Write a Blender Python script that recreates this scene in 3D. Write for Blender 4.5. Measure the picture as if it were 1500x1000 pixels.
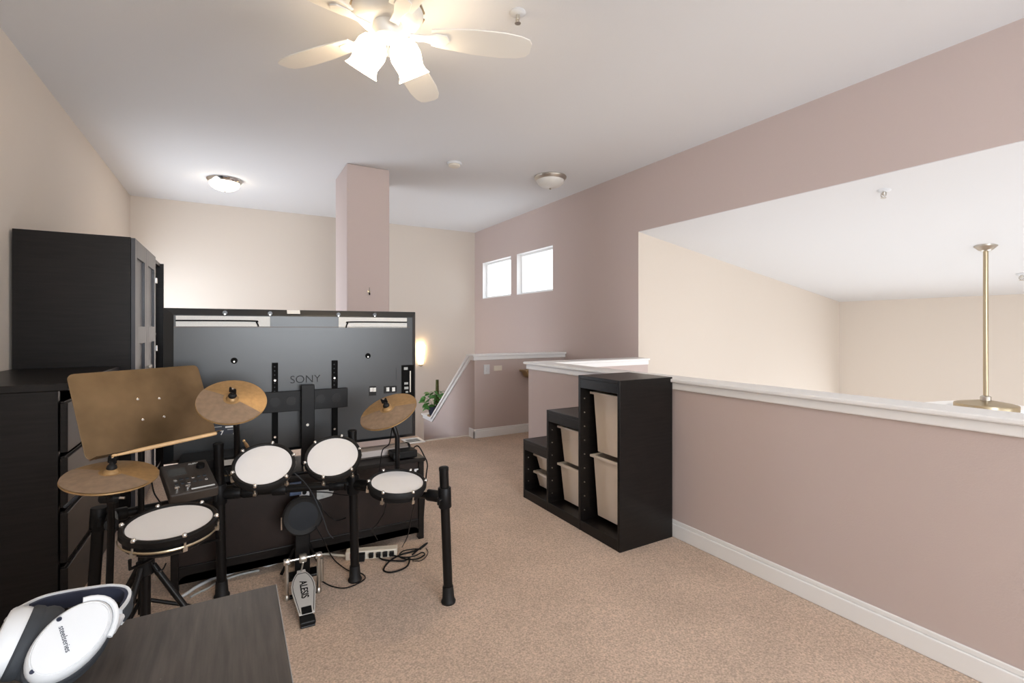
import bpy, math, random
from mathutils import Vector, Matrix
random.seed(7)
for o in list(bpy.data.objects): bpy.data.objects.remove(o, do_unlink=True)
SC = bpy.context.scene; COL = SC.collection
H = 1.23                      # camera height in metres; many numbers below are in units of it
FPX = 710.0                   # focal length in pixels of a 1500 x 1000 frame
# ------------------------------------------------------------------ camera, light, exposure
cam = bpy.data.cameras.new('camera'); cam_o = bpy.data.objects.new('camera', cam); COL.objects.link(cam_o)
cam.sensor_width = 36; cam.lens = FPX/1500*36; cam.shift_y = -20/1500; cam.clip_start = .02
cam_o.location = (0, 0, H); cam_o.rotation_euler = (math.pi/2, 0, math.radians(-30)); SC.camera = cam_o
vs = SC.view_settings; vs.view_transform = 'Standard'; vs.look = 'None'; vs.gamma = 1; vs.use_curve_mapping = False
vs.exposure = 0.54
w = bpy.data.worlds.new('sky'); SC.world = w; w.use_nodes = True
bg = w.node_tree.nodes['Background']; bg.inputs[0].default_value = (.86, .93, 1, 1); bg.inputs[1].default_value = 2.2
def area(name, loc, rot, sx, sy, power, col):
    l = bpy.data.lights.new(name, 'AREA'); l.shape = 'RECTANGLE'; l.size = sx; l.size_y = sy; l.energy = power; l.color = col
    o = bpy.data.objects.new(name, l); COL.objects.link(o); o.location = loc; o.rotation_euler = rot; return o
PI = math.pi
# daylight entering by the windows of the place
area('daylight_rear_window', (.95, -2.9, 1.5), (PI/2, 0, 0), 2.5, 1.5, 150, (.90, .95, 1))
area('daylight_side_window', (-1.28, 6.25, 1.08), (0, -PI/2, 0), 1.75, 1.9, 42, (.78, .87, 1))
area('daylight_great_room_arch_window', (7.75, 1.9, -.8), (0, PI/2, 0), 2.2, 2.4, 34, (.95, .97, 1))
area('daylight_great_room_rear_window', (5.3, -2.95, -.4), (PI/2, 0, 0), 2.8, 2.6, 36, (1, .96, .91))

# ------------------------------------------------------------------ pixel helpers (a pixel gives a direction, the touched plane the distance)
Fv = Vector((.5, math.sqrt(3)/2, 0)); Rv = Vector((math.sqrt(3)/2, -.5, 0)); Uz = Vector((0, 0, 1))
def D(u, v, d):   # point at pixel (u, v), forward distance d (in camera heights)
    return (Fv*d + Rv*((u-750)/FPX*d) + Uz*(1-(v-480)/FPX*d))*H
def ray(u, v): return Fv + Rv*((u-750)/FPX) - Uz*((v-480)/FPX)
C0 = Vector((0, 0, H))
def onx(u, v, x): r = ray(u, v); return C0 + r*(x/r.x)
def ony(u, v, y): r = ray(u, v); return C0 + r*(y/r.y)
def onz(u, v, z): r = ray(u, v); return C0 + r*((z-H)/r.z)

# ------------------------------------------------------------------ materials
MATS = {}
def mat(name, col, rough=.5, metal=0, spec=.5, noise=None, bump=None, emit=None, estr=0, trans=0, col2=None, coat=0, alpha=1):
    """noise=(scale, amount) colour variation; bump=(scale, strength, distance)"""
    m = bpy.data.materials.new(name); m.use_nodes = True; nt = m.node_tree; b = nt.nodes['Principled BSDF']
    b.inputs['Base Color'].default_value = (*col, 1); b.inputs['Roughness'].default_value = rough
    b.inputs['Metallic'].default_value = metal; b.inputs['Specular IOR Level'].default_value = spec
    b.inputs['Coat Weight'].default_value = coat
    b.inputs['Transmission Weight'].default_value = trans; b.inputs['Alpha'].default_value = alpha
    tc = nt.nodes.new('ShaderNodeTexCoord')
    if noise:
        n = nt.nodes.new('ShaderNodeTexNoise'); n.inputs['Scale'].default_value = noise[0]; n.inputs['Detail'].default_value = 4
        nt.links.new(tc.outputs['Object'], n.inputs['Vector'])
        r = nt.nodes.new('ShaderNodeValToRGB'); c2 = col2 or tuple(c*(1-noise[1]) for c in col); c1 = tuple(min(1, c*(1+noise[1])) for c in col)
        r.color_ramp.elements[0].position = .3; r.color_ramp.elements[1].position = .7
        r.color_ramp.elements[0].color = (*c2, 1); r.color_ramp.elements[1].color = (*c1, 1)
        if len(noise) > 2:
            mp = nt.nodes.new('ShaderNodeMapping'); mp.inputs['Scale'].default_value = noise[2]
            nt.links.new(tc.outputs['Object'], mp.inputs['Vector']); nt.links.new(mp.outputs[0], n.inputs['Vector'])
        nt.links.new(n.outputs['Fac'], r.inputs[0]); nt.links.new(r.outputs[0], b.inputs['Base Color'])
    if bump:
        n = nt.nodes.new('ShaderNodeTexNoise'); n.inputs['Scale'].default_value = bump[0]; n.inputs['Detail'].default_value = 3
        nt.links.new(tc.outputs['Object'], n.inputs['Vector'])
        bp = nt.nodes.new('ShaderNodeBump'); bp.inputs['Strength'].default_value = bump[1]; bp.inputs['Distance'].default_value = bump[2]
        nt.links.new(n.outputs['Fac'], bp.inputs['Height']); nt.links.new(bp.outputs[0], b.inputs['Normal'])
    if emit:
        b.inputs['Emission Color'].default_value = (*emit, 1); b.inputs['Emission Strength'].default_value = estr
    MATS[name] = m; return m
TAUPE = mat('taupe_paint', (.53, .435, .405), .75, spec=.3, bump=(160, .25, .002))
CREAM = mat('cream_paint', (.66, .585, .51), .75, spec=.3, bump=(160, .25, .002))
CEIL = mat('ceiling_paint', (.73, .73, .735), .9, spec=.2, bump=(120, .2, .002))
WHITE = mat('white_trim_paint', (.82, .81, .80), .38)
CARPET = mat('beige_carpet', (.70, .535, .42), 1, spec=.1, noise=(150, .30), bump=(260, .8, .005))
def carpet_big():
    nt = CARPET.node_tree; b = nt.nodes['Principled BSDF']; src = b.inputs['Base Color'].links[0].from_socket
    n = nt.nodes.new('ShaderNodeTexNoise'); n.inputs['Scale'].default_value = 3.5; n.inputs['Detail'].default_value = 3
    tc = [x for x in nt.nodes if x.type == 'TEX_COORD'][0]; nt.links.new(tc.outputs['Object'], n.inputs['Vector'])
    mx = nt.nodes.new('ShaderNodeMix'); mx.data_type = 'RGBA'; mx.blend_type = 'MULTIPLY'; mx.inputs['Factor'].default_value = .3
    nt.links.new(src, mx.inputs[6]); nt.links.new(n.outputs['Fac'], mx.inputs[7]); nt.links.new(mx.outputs[2], b.inputs['Base Color'])
carpet_big()
BLKBRN = mat('black_brown_veneer', (.008, .0065, .006), .34, spec=.27, noise=(6, .35, (1, 1, 14)), bump=(90, .05, .001))
DESKM = mat('desk_veneer', (.052, .042, .036), .33, noise=(9, .4, (14, 1, 1)), bump=(120, .06, .001))
TVBLK = mat('tv_black_plastic', (.016, .018, .020), .33, spec=.6, bump=(500, .08, .0005))
BLK = mat('black_satin_metal', (.005, .0045, .0045), .36, spec=.25)
MATTE = mat('matte_black', (.003, .003, .003), .7, spec=.1)
BLKPL = mat('black_plastic', (.006, .006, .0065), .45, spec=.22)
RUBBER = mat('black_rubber', (.008, .0075, .0075), .6, spec=.3)
GOLDSHEEN = mat('black_metal_gold_sheen', (.22, .15, .082), .33, metal=.9, noise=(5, .3), bump=(60, .05, .001))  # gold base colour paints the fan lamp's warm reflection on black sheet metal
CYMB = mat('bronze_tinted_rubber', (.34, .205, .085), .42, metal=.35, noise=(60, .15), bump=(90, .1, .001))
MESHW = mat('white_mesh_head', (.74, .725, .72), .55, bump=(900, .15, .0005))
CHROME = mat('chrome', (.75, .74, .72), .16, metal=1)
STEEL = mat('brushed_steel', (.55, .52, .47), .33, metal=1)
BRASS = mat('aged_nickel', (.50, .42, .29), .32, metal=1)
SILV = mat('silver_footboard', (.66, .63, .59), .4, metal=.1)
WHPL = mat('white_plastic', (.66, .67, .685), .35)
NAVY = mat('navy_fabric', (.025, .03, .055), .7)
DKGREY = mat('dark_grey_cushion', (.03, .034, .04), .75, bump=(600, .2, .001))
BIN = mat('cream_translucent_plastic', (.80, .70, .60), .4)
CREAMPL = mat('cream_plastic', (.72, .66, .56), .4)
GREYVENT = mat('light_grey_grille', (.62, .62, .60), .5, noise=(900, .25))
WOODST = mat('hickory_wood', (.62, .40, .20), .45, noise=(14, .2))
OAK = mat('oak_wood', (.36, .24, .11), .5, noise=(20, .3, (1, 8, 1)))
FANW = mat('fan_white_enamel', (.80, .77, .71), .4)
SHADE = mat('lit_frosted_glass', (.95, .93, .88), .4, emit=(1, .78, .52), estr=13)
DOMEON = mat('lit_frosted_dome', (.95, .93, .88), .4, emit=(1, .84, .62), estr=9)
DOMEOFF = mat('unlit_frosted_dome', (.70, .68, .64), .35)
SCONCE = mat('lit_sconce_glass', (.95, .9, .8), .4, emit=(1, .74, .40), estr=9)
RED = mat('red_rocker', (.35, .03, .02), .4)
LEAF = mat('leaf_green', (.06, .20, .035), .4, noise=(25, .4))
MOSS = mat('moss_pole', (.07, .075, .02), .9, noise=(60, .5), bump=(120, .8, .004))
PAPER = mat('white_sticker', (.75, .75, .73), .5)
GREYPAT = mat('grey_card', (.40, .41, .40), .7, noise=(60, .12))
PALEBLUE = mat('pale_blue_plastic', (.10, .14, .24), .4)
SCREEN = mat('lit_screen', (.02, .02, .02), .2, emit=(.7, .8, 1), estr=.8)
def glass():
    m = bpy.data.materials.new('window_glass'); m.use_nodes = True; nt = m.node_tree; nt.nodes.clear()
    o = nt.nodes.new('ShaderNodeOutputMaterial'); mx = nt.nodes.new('ShaderNodeMixShader'); t = nt.nodes.new('ShaderNodeBsdfTransparent'); g = nt.nodes.new('ShaderNodeBsdfGlossy')
    g.inputs['Roughness'].default_value = .02; mx.inputs[0].default_value = .06
    nt.links.new(t.outputs[0], mx.inputs[1]); nt.links.new(g.outputs[0], mx.inputs[2]); nt.links.new(mx.outputs[0], o.inputs[0]); return m
GLASS = glass()
def scuffs(m, scale, lo, col):
    nt = m.node_tree; b = nt.nodes['Principled BSDF']; src = b.inputs['Base Color'].links[0].from_socket
    tc = [x for x in nt.nodes if x.type == 'TEX_COORD'][0]; n = nt.nodes.new('ShaderNodeTexNoise'); n.inputs['Scale'].default_value = scale; n.inputs['Detail'].default_value = 5
    rp = nt.nodes.new('ShaderNodeValToRGB'); rp.color_ramp.elements[0].position = lo; rp.color_ramp.elements[1].position = lo+.03
    mx = nt.nodes.new('ShaderNodeMix'); mx.data_type = 'RGBA'; mx.inputs[7].default_value = (*col, 1)
    nt.links.new(tc.outputs['Object'], n.inputs['Vector']); nt.links.new(n.outputs['Fac'], rp.inputs[0]); nt.links.new(rp.outputs[0], mx.inputs['Factor'])
    nt.links.new(src, mx.inputs[6]); nt.links.new(mx.outputs[2], b.inputs['Base Color'])
scuffs(DESKM, 42, .735, (.30, .28, .26))

# ------------------------------------------------------------------ mesh builder
class MB:
    def __init__(s): s.v = []; s.f = []
    def add(s, vs, fs):
        b = len(s.v); s.v += [Vector(p) for p in vs]; s.f += [tuple(b+i for i in q) for q in fs]; return s
    def box(s, a, b):
        x0, y0, z0 = (min(a[i], b[i]) for i in range(3)); x1, y1, z1 = (max(a[i], b[i]) for i in range(3))
        return s.add([(x0,y0,z0),(x1,y0,z0),(x1,y1,z0),(x0,y1,z0),(x0,y0,z1),(x1,y0,z1),(x1,y1,z1),(x0,y1,z1)],
                     [(0,3,2,1),(4,5,6,7),(0,1,5,4),(1,2,6,5),(2,3,7,6),(3,0,4,7)])
    def obox(s, c, ax, ay, az):      # centre and three half-axis vectors
        c = Vector(c); P = [c+ax*i+ay*j+az*k for k in(-1,1) for i, j in((-1,-1),(1,-1),(1,1),(-1,1))]
        return s.add(P, [(0,3,2,1),(4,5,6,7),(0,1,5,4),(1,2,6,5),(2,3,7,6),(3,0,4,7)])
    def frame(s, n):
        n = Vector(n).normalized(); a = n.cross(Vector((0,0,1)) if abs(n.z) < .9 else Vector((1,0,0))).normalized(); return a, n.cross(a), n
    def lathe(s, o, n, prof, seg=32, cap=True):      # prof: (radius, height along n)
        a, b, n = s.frame(n); o = Vector(o); vs = []; fs = []
        for r, h in prof:
            for k in range(seg):
                t = 2*PI*k/seg; vs.append(o+n*h+(a*math.cos(t)+b*math.sin(t))*r)
        for i in range(len(prof)-1):
            for k in range(seg):
                k2 = (k+1) % seg; fs.append((i*seg+k, i*seg+k2, (i+1)*seg+k2, (i+1)*seg+k))
        if cap:
            fs.append(tuple(range(seg))[::-1]); fs.append(tuple((len(prof)-1)*seg+k for k in range(seg)))
        return s.add(vs, fs)
    def cyl(s, p, q, r, r2=None, seg=16):
        p = Vector(p); q = Vector(q); return s.lathe(p, q-p, [(r, 0), (r if r2 is None else r2, (q-p).length)], seg)
    def tube(s, pts, r, seg=8):
        pts = [Vector(p) for p in pts]; vs = []; fs = []; prev = None
        for i, p in enumerate(pts):
            t = (pts[min(i+1, len(pts)-1)]-pts[max(i-1, 0)]).normalized()
            a = (prev - t*prev.dot(t)).normalized() if prev is not None and (prev - t*prev.dot(t)).length > 1e-5 else s.frame(t)[0]
            prev = a; b = t.cross(a)
            vs += [p+(a*math.cos(2*PI*k/seg)+b*math.sin(2*PI*k/seg))*r for k in range(seg)]
        for i in range(len(pts)-1):
            for k in range(seg): k2 = (k+1) % seg; fs.append((i*seg+k, i*seg+k2, (i+1)*seg+k2, (i+1)*seg+k))
        fs += [tuple(range(seg))[::-1], tuple((len(pts)-1)*seg+k for k in range(seg))]
        return s.add(vs, fs)
    def ribbon(s, pts, wdirs, w, th):     # rectangular section swept along pts; wdirs = width direction per point
        pts = [Vector(p) for p in pts]; vs = []; fs = []; n = len(pts)
        for i, p in enumerate(pts):
            t = (pts[min(i+1, n-1)]-pts[max(i-1, 0)]).normalized(); wd = Vector(wdirs[i] if isinstance(wdirs, list) else wdirs)
            wd = (wd-t*wd.dot(t)).normalized(); nn = t.cross(wd)
            vs += [p+wd*w/2*a+nn*th/2*b for a, b in((-1,-1),(1,-1),(1,1),(-1,1))]
        for i in range(n-1):
            for k in range(4): k2 = (k+1) % 4; fs.append((i*4+k, i*4+k2, i*4+4+k2, i*4+4+k))
        fs += [(3,2,1,0), tuple((n-1)*4+k for k in range(4))]; return s.add(vs, fs)
    def prism(s, poly, o, ax, ay, az, depth):  # polygon in (ax, ay) extruded along az
        o = Vector(o); ax = Vector(ax); ay = Vector(ay); az = Vector(az); n = len(poly)
        vs = [o+ax*x+ay*y for x, y in poly]+[o+ax*x+ay*y+az*depth for x, y in poly]
        fs = [tuple(range(n))[::-1], tuple(range(n, 2*n))]+[(i, (i+1) % n, n+(i+1) % n, n+i) for i in range(n)]
        return s.add(vs, fs)
    def build(s, name, m, parent=None, base=None, bevel=0, smooth=False, seg=2):
        """verts are given in world coordinates; stored relative to the thing's base"""
        if parent is not None:
            root = parent
            while root.parent: root = root.parent
            org = root.location.copy()
        elif base is not None: org = Vector(base)
        else:
            xs = [p.x for p in s.v]; ys = [p.y for p in s.v]; org = Vector(((min(xs)+max(xs))/2, (min(ys)+max(ys))/2, min(p.z for p in s.v)))
        me = bpy.data.meshes.new(name); me.from_pydata([p-org for p in s.v], [], s.f); me.update()
        import bmesh
        b = bmesh.new(); b.from_mesh(me); bmesh.ops.recalc_face_normals(b, faces=b.faces); b.to_mesh(me); b.free()
        if m: me.materials.append(m)
        o = bpy.data.objects.new(name, me); COL.objects.link(o)
        if parent is not None: o.parent = parent
        else: o.location = org
        if bevel:
            md = o.modifiers.new('bevel', 'BEVEL'); md.width = bevel; md.segments = seg; md.limit_method = 'ANGLE'; md.angle_limit = .6
        if smooth:
            me.polygons.foreach_set('use_smooth', [True]*len(me.polygons)); me.set_sharp_from_angle(angle=math.radians(40))
        return o
def thing(name, label, cat, loc, group=None):
    o = bpy.data.objects.new(name, None); COL.objects.link(o); o.location = loc; o.empty_display_size = .1
    return tag(o, label, cat, group)
def tag(o, label, cat, group=None):
    o['label'] = label; o['category'] = cat
    if group: o['group'] = group
    return o
def struct(name, mb, m, label=None, cat=None, **k):
    o = mb.build(name, m, **k)
    if not o.parent: o['kind'] = 'structure'
    if label: o['label'] = label; o['category'] = cat
    return o
def text(name, body, size, m, parent, pos, xdir, ydir, extr=.0006, align='CENTER', bold=0):
    c = bpy.data.curves.new(name, 'FONT'); c.body = body; c.size = size; c.extrude = extr; c.align_x = align; c.align_y = 'CENTER'; c.offset = bold
    t = bpy.data.objects.new(name, c); COL.objects.link(t); dg = bpy.context.evaluated_depsgraph_get()
    me = bpy.data.meshes.new_from_object(t.evaluated_get(dg)); bpy.data.objects.remove(t, do_unlink=True)
    x = Vector(xdir).normalized(); y = Vector(ydir); y = (y-x*y.dot(x)).normalized(); z = x.cross(y)
    root = parent
    while root.parent: root = root.parent
    org = Vector(pos)-root.location
    me.transform(Matrix(((x.x,y.x,z.x,org.x),(x.y,y.y,z.y,org.y),(x.z,y.z,z.z,org.z),(0,0,0,1))))
    me.materials.clear(); me.materials.append(m); o = bpy.data.objects.new(name, me); COL.objects.link(o); o.parent = parent; return o
def smooth_path(pts, n=6):
    pts = [Vector(p) for p in pts]; out = []
    for i in range(len(pts)-1):
        p0 = pts[max(i-1, 0)]; p1 = pts[i]; p2 = pts[i+1]; p3 = pts[min(i+2, len(pts)-1)]
        for k in range(n):
            t = k/n; out.append(.5*((2*p1)+(p2-p0)*t+(2*p0-5*p1+4*p2-p3)*t*t+(3*p1-p0-3*p2+p3)*t**3))
    return out+[pts[-1]]

# ------------------------------------------------------------------ the room
XL, XH, XR = -.878*H, 1.84*H, 2.91*H           # left wall, half wall, high wall with the windows
YB, YJ, YL, YR = 6.068*H, 2.95*H, 3.97*H, -2.7  # back wall, jamb and half-wall return, landing half wall, rear wall
ZC, ZHD = 2.315*H, 1.796*H                     # ceiling, header underside
XS0, XS1 = 1.48*H, 1.90*H; YS = 4.09*H         # stair opening and its side wall
XF = 6.064*H; ZF = 1.299*H; ZG = -2.75         # great room: far wall, its ceiling height there, its floor
struct('floor', MB().box((XL, YR, -.25), (XH+.02, YS, 0)).box((XH+.02, YJ, -.25), (XR, YL+.12, 0)).box((XL, YS, -.25), (XS0, YB, 0)), CARPET)
struct('ceiling', MB().box((XL-.12, YR-.12, ZC), (XR+.12, YB+.12, ZC+.12)), CEIL)
# left wall with a window beyond the wardrobe
wl = MB(); a, b, c, d = 5.3, 7.2, .2, 1.95
wl.box((XL-.12, YR-.12, -.25), (XL, a, ZC)).box((XL-.12, b, -.25), (XL, YB+.12, ZC)).box((XL-.12, a, -.25), (XL, b, c)).box((XL-.12, a, d), (XL, b, ZC))
struct('wall_left', wl, CREAM)
struct('wall_back', MB().box((XL, YB, ZG), (XR+.12, YB+.12, ZC)), CREAM)
# rear wall behind the camera, with the loft window and the great-room window
wr = MB(); t0, t1 = YR-.12, YR
wr.box((XL, t0, -.25), (-.25, t1, ZC)).box((-.25, t0, -.25), (2.15, t1, .8)).box((-.25, t0, 2.2), (2.15, t1, ZC)).box((2.15, t0, ZG), (3.9, t1, ZC))
wr.box((3.9, t0, ZG), (6.7, t1, -1.7)).box((3.9, t0, .9), (6.7, t1, ZC)).box((6.7, t0, ZG), (XF+.12, t1, ZC))
struct('wall_rear', wr, CREAM)
# windows 1 and 2 in the high right wall
win = []
for (u0, v0, u1, v1, u2, v2) in ((707, 384.5, 748.5, 375, 707, 437.5), (757, 372, 810, 359.5, 757, 432)):
    A = onx(u0, v0, XR); B = onx(u1, v1, XR); Cc = onx(u2, v2, XR); win.append((B.y, A.y, Cc.z, (A.z+B.z)/2))
(b0, b1, bz0, bz1), (a0, a1, az0, az1) = win[1], win[0]
z0 = (bz0+az0)/2; z1 = (bz1+az1)/2
wrt = MB(); X1 = XR+.13
wrt.box((XR, YJ, ZG), (X1, YB, z0)).box((XR, YJ, z1), (X1, YB, ZC)).box((XR, YJ, z0), (X1, b0, z1)).box((XR, b1, z0), (X1, a0, z1)).box((XR, a1, z0), (X1, YB, z1))
struct('wall_right', wrt, TAUPE)
def window(name, y0, y1):
    f = MB(); e = .035; xa, xb = XR+.07, XR+.115
    f.box((xa, y0, z0), (xb, y0+e, z1)).box((xa, y1-e, z0), (xb, y1, z1)).box((xa, y0+e, z1-e), (xb, y1-e, z1)).box((xa, y0+e, z0), (xb, y1-e, z0+e))
    o = struct(name, f, WHITE); MB().box((xa+.02, y0+e, z0+e), (xa+.026, y1-e, z1-e)).build('pane', GLASS, o); 
    s = MB().box((XR+.001, y0, z0), (xa, y0+.006, z1)).box((XR+.001, y1-.006, z0), (xa, y1, z1)).box((XR+.001, y0, z1-.006), (xa, y1, z1)).box((XR+.001, y0, z0), (xa, y1, z0+.006))
    s.build('reveal', WHITE, o)
window('window_1', a0, a1); window('window_2', b0, b1)
def simple_window(name, lo, hi, axis, mull=1):
    f = MB(); e = .05
    (x0, y0, p0), (x1, y1, p1) = lo, hi
    if axis == 'y':
        f.box((x0, y0, p0), (x0+e, y1, p1)).box((x1-e, y0, p0), (x1, y1, p1)).box((x0+e, y0, p1-e), (x1-e, y1, p1)).box((x0+e, y0, p0), (x1-e, y1, p0+e))
        for k in range(1, mull+1): xm = x0+(x1-x0)*k/(mull+1); f.box((xm-.025, y0, p0+e), (xm+.025, y1, p1-e))
        g = MB().box((x0+e, y0+.03, p0+e), (x1-e, y0+.035, p1-e))
    else:
        f.box((x0, y0, p0), (x1, y0+e, p1)).box((x0, y1-e, p0), (x1, y1, p1)).box((x0, y0+e, p1-e), (x1, y1-e, p1)).box((x0, y0+e, p0), (x1, y1-e, p0+e))
        for k in range(1, mull+1): ym = y0+(y1-y0)*k/(mull+1); f.box((x0, ym-.025, p0+e), (x1, ym+.025, p1-e))
        g = MB().box((x0+.03, y0+e, p0+e), (x0+.035, y1-e, p1-e))
    o = struct(name, f, WHITE); g.build('pane', GLASS, o); return o
simple_window('window_4', (-.25, YR-.10, .8), (2.15, YR-.04, 2.2), 'y')
simple_window('window_5', (XL-.1, 5.3, .2), (XL-.04, 7.2, 1.95), 'x')
simple_window('window_6', (3.9, YR-.10, -1.7), (6.7, YR-.04, .9), 'y', 2)
# header over the opening, great room
struct('wall_header', MB().box((XR, YR, ZHD), (XR+.13, YJ, ZC)), TAUPE)
def zs(x): return ZHD+(ZF-ZHD)*(x-XR)/(XF-XR)
xe = XF+.12
struct('ceiling_great_room', MB().add([(XR+.004, YR-.12, ZHD-.004), (xe, YR-.12, zs(xe)), (xe, YJ+.12, zs(xe)), (XR+.004, YJ+.12, ZHD-.004), (XR+.004, YR-.12, ZHD+.05), (xe, YR-.12, zs(xe)+.1), (xe, YJ+.12, zs(xe)+.1), (XR+.004, YJ+.12, ZHD+.05)],
       [(0,3,2,1),(4,5,6,7),(0,1,5,4),(1,2,6,5),(2,3,7,6),(3,0,4,7)]), CEIL)
struct('wall_great_room_side', MB().prism([(XR+.13, ZG), (xe, ZG), (xe, zs(xe)+.05), (XR+.13, zs(XR+.13)+.03)], (0, YJ, 0), (1,0,0), (0,0,1), (0,1,0), .12).add(
       [(XR, YJ, ZG), (XR+.13, YJ, ZG), (XR+.13, YJ-.002, ZG), (XR, YJ-.002, ZG), (XR, YJ, ZHD), (XR+.13, YJ, ZHD), (XR+.13, YJ-.002, ZHD), (XR, YJ-.002, ZHD)], [(0,1,2,3),(4,7,6,5),(0,4,5,1),(1,5,6,2),(2,6,7,3),(3,7,4,0)]), CREAM)
struct('floor_great_room', MB().box((XH, YR, ZG-.1), (XF+.12, YJ, ZG)), CARPET)
# far wall with an arched window
yc, half, ztop, zbot, rad = 1.62*H, 1.05*H, .318*H, -1.7, 2.1*H
wf = MB(); N = 20; arc = []
for k in range(N+1):
    y = yc-half+2*half*k/N; arc.append((y, ztop-rad+math.sqrt(rad*rad-(y-yc)**2)))
for i in range(N):
    (y0, p0), (y1, p1) = arc[i], arc[i+1]
    wf.add([(XF, y0, p0), (XF, y1, p1), (XF, y1, ZF+.1), (XF, y0, ZF+.1), (XF+.12, y0, p0), (XF+.12, y1, p1), (XF+.12, y1, ZF+.1), (XF+.12, y0, ZF+.1)], [(0,1,2,3),(7,6,5,4),(0,4,5,1)])
wf.box((XF, YR-.12, ZG), (XF+.12, yc-half, ZF+.1)).box((XF, yc+half, ZG), (XF+.12, YJ+.12, ZF+.1)).box((XF, yc-half, ZG), (XF+.12, yc+half, zbot))
struct('wall_great_room_far', wf, CREAM)
wa = MB(); wa.ribbon([(XF+.07, y, p-.03) for y, p in arc], (1,0,0), .06, .06)
for y in (yc-half+.03, yc-half/3, yc+half/3, yc+half-.03):
    wa.box((XF+.04, y-.025, zbot), (XF+.1, y+.025, ztop-rad+math.sqrt(rad*rad-(y-yc)**2)-.03))
wa.box((XF+.04, yc-half, zbot), (XF+.1, yc+half, zbot+.06)).box((XF+.04, yc-half, -.42), (XF+.1, yc+half, -.36))
w3 = struct('window_3', wa, WHITE)
MB().prism([(y, p) for y, p in arc][::-1]+[(yc-half, zbot), (yc+half, zbot)], (XF+.07, 0, 0), (0,1,0), (0,0,1), (1,0,0), .006).build('pane', GLASS, w3)
# half walls with their caps
ZW = .715*H; ZM = .74*H; ZT = .757*H
TH = .13
struct('wall_half', MB().box((XH, YR, -.25), (XH+TH, YJ, ZW)).box((XH+TH, YJ-TH, -.25), (XR, YJ, ZW)), TAUPE)
def cap(name, x0, y0, x1, y1):
    m_ = MB().box((x0-.014, y0-.014, ZW-.012), (x1+.014, y1+.014, ZM)); o = struct(name, m_, WHITE, bevel=.006)
    return o
def capL():
    m1 = MB(); e = .016; 
    m1.prism([(XH-e, YR), (XH+TH+min(e, .016), YR), (XH+TH+min(e, .016), YJ-TH-e), (XR-.002, YJ-TH-e), (XR-.002, YJ+e), (XH-e, YJ+e)], (0,0,ZW-.012), (1,0,0), (0,1,0), (0,0,1), ZM-ZW+.012)
    o = struct('trim_1', m1, WHITE, bevel=.006)
    e = .036; m2 = MB().prism([(XH-e, YR), (XH+TH+min(e, .016), YR), (XH+TH+min(e, .016), YJ-TH-e), (XR-.002, YJ-TH-e), (XR-.002, YJ+e), (XH-e, YJ+e)], (0,0,ZM), (1,0,0), (0,1,0), (0,0,1), ZT-ZM)
    m2.build('cap_board', WHITE, o, bevel=.006)
capL()
# landing half wall and the sloped stair-side wall
struct('wall_landing', MB().box((XS1, YL, -.25), (XR, YL+.12, ZW)), TAUPE)
ZE = .006*H; YE = 5.04*H; YZ = 5.305*H
struct('wall_stair_side', MB().prism([(YL+.12, -1.6), (YL+.12, ZW), (YE, ZE-.03), (YZ, ZE-.03), (YZ, -1.6)], (XS1, 0, 0), (0,1,0), (0,0,1), (1,0,0), .12), TAUPE)
tr = MB(); e = .016
tr.box((XS1-e, YL-e, ZW-.012), (XR-.002, YL+.12+e, ZM))
t2 = struct('trim_2', tr, WHITE, bevel=.005); e = .034
MB().box((XS1-e, YL-e, ZM), (XR-.002, YL+.12+e, ZT)).build('cap_board', WHITE, t2, bevel=.005)
def slopecap(e, dz0, dz1):
    return MB().prism([(YL-e+.03, ZW+dz0), (YL-e+.03, ZW+dz1), (YL+.13, ZW+dz1), (YE, ZE+dz1-.03), (YZ+e, ZE+dz1-.03), (YZ+e, ZE+dz0-.03), (YE-.015, ZE+dz0-.03), (YL+.10, ZW+dz0)], (XS1-e, 0, 0), (0,1,0), (0,0,1), (1,0,0), .12+2*e)
t3 = struct('trim_3', slopecap(.014, -.014, .03), WHITE, bevel=.004); slopecap(.032, .03, .05).build('cap_board', WHITE, t3, bevel=.004)
# stairs down
st = struct('stairs', MB().box((XS0, YB-.95, -1.55), (XR, YB, -1.40)), CARPET)
for k in range(7):
    MB().box((XS0, YS+.25*k-.0, -.2*(k+1)-.2), (XS1, YS+.25*(k+1)+.02, -.2*(k+1))).build('step', CARPET, st)
struct('trim_4', MB().box((XS0, YS-.01, -.2), (XS1+.0, YS+.025, .008)), CREAM, bevel=.006)
struct('wall_stair_left', MB().box((XS0-.1, YS, -1.6), (XS0, YB, -.25)), TAUPE)
# column
struct('wall_column', MB().box((.792*H, 4.006*H, 0), (1.136*H, 4.49*H, ZC)), TAUPE, bevel=.012)
# baseboards
def bb(name, x0, y0, x1, y1, h=.085, t=.014):
    m_ = MB()
    if abs(x1-x0) < abs(y1-y0): s = t if x1 >= 0 else t; m_.box((x0, y0, 0), (x0+x1-x0, y1, h*.78)).box((x0 if x1 < x0 else x0+(x1-x0)*.0, y0, h*.78), (x0+(x1-x0)*.6, y1, h))
    else: m_.box((x0, y0, 0), (x1, y1, h*.78)).box((x0, y0, h*.78), (x1, y0+(y1-y0)*.6, h))
    return struct(name, m_, WHITE, bevel=.004)
bb('baseboard_right', XH, YR, XH-.016, YJ, h=.10)
bb('baseboard_left', XL, YR, XL+.016, 5.3)
bb('baseboard_landing', XS1-.016, YL, XR, YL-.016, h=.10)
MB().box((XS1-.016, YL-.016, 0), (XS1, YL+.12, .10)).build('baseboard_end', WHITE, bpy.data.objects['baseboard_landing'], bevel=.004)
bb('baseboard_back', XL+.016, YB, XS0, YB-.016)
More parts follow.
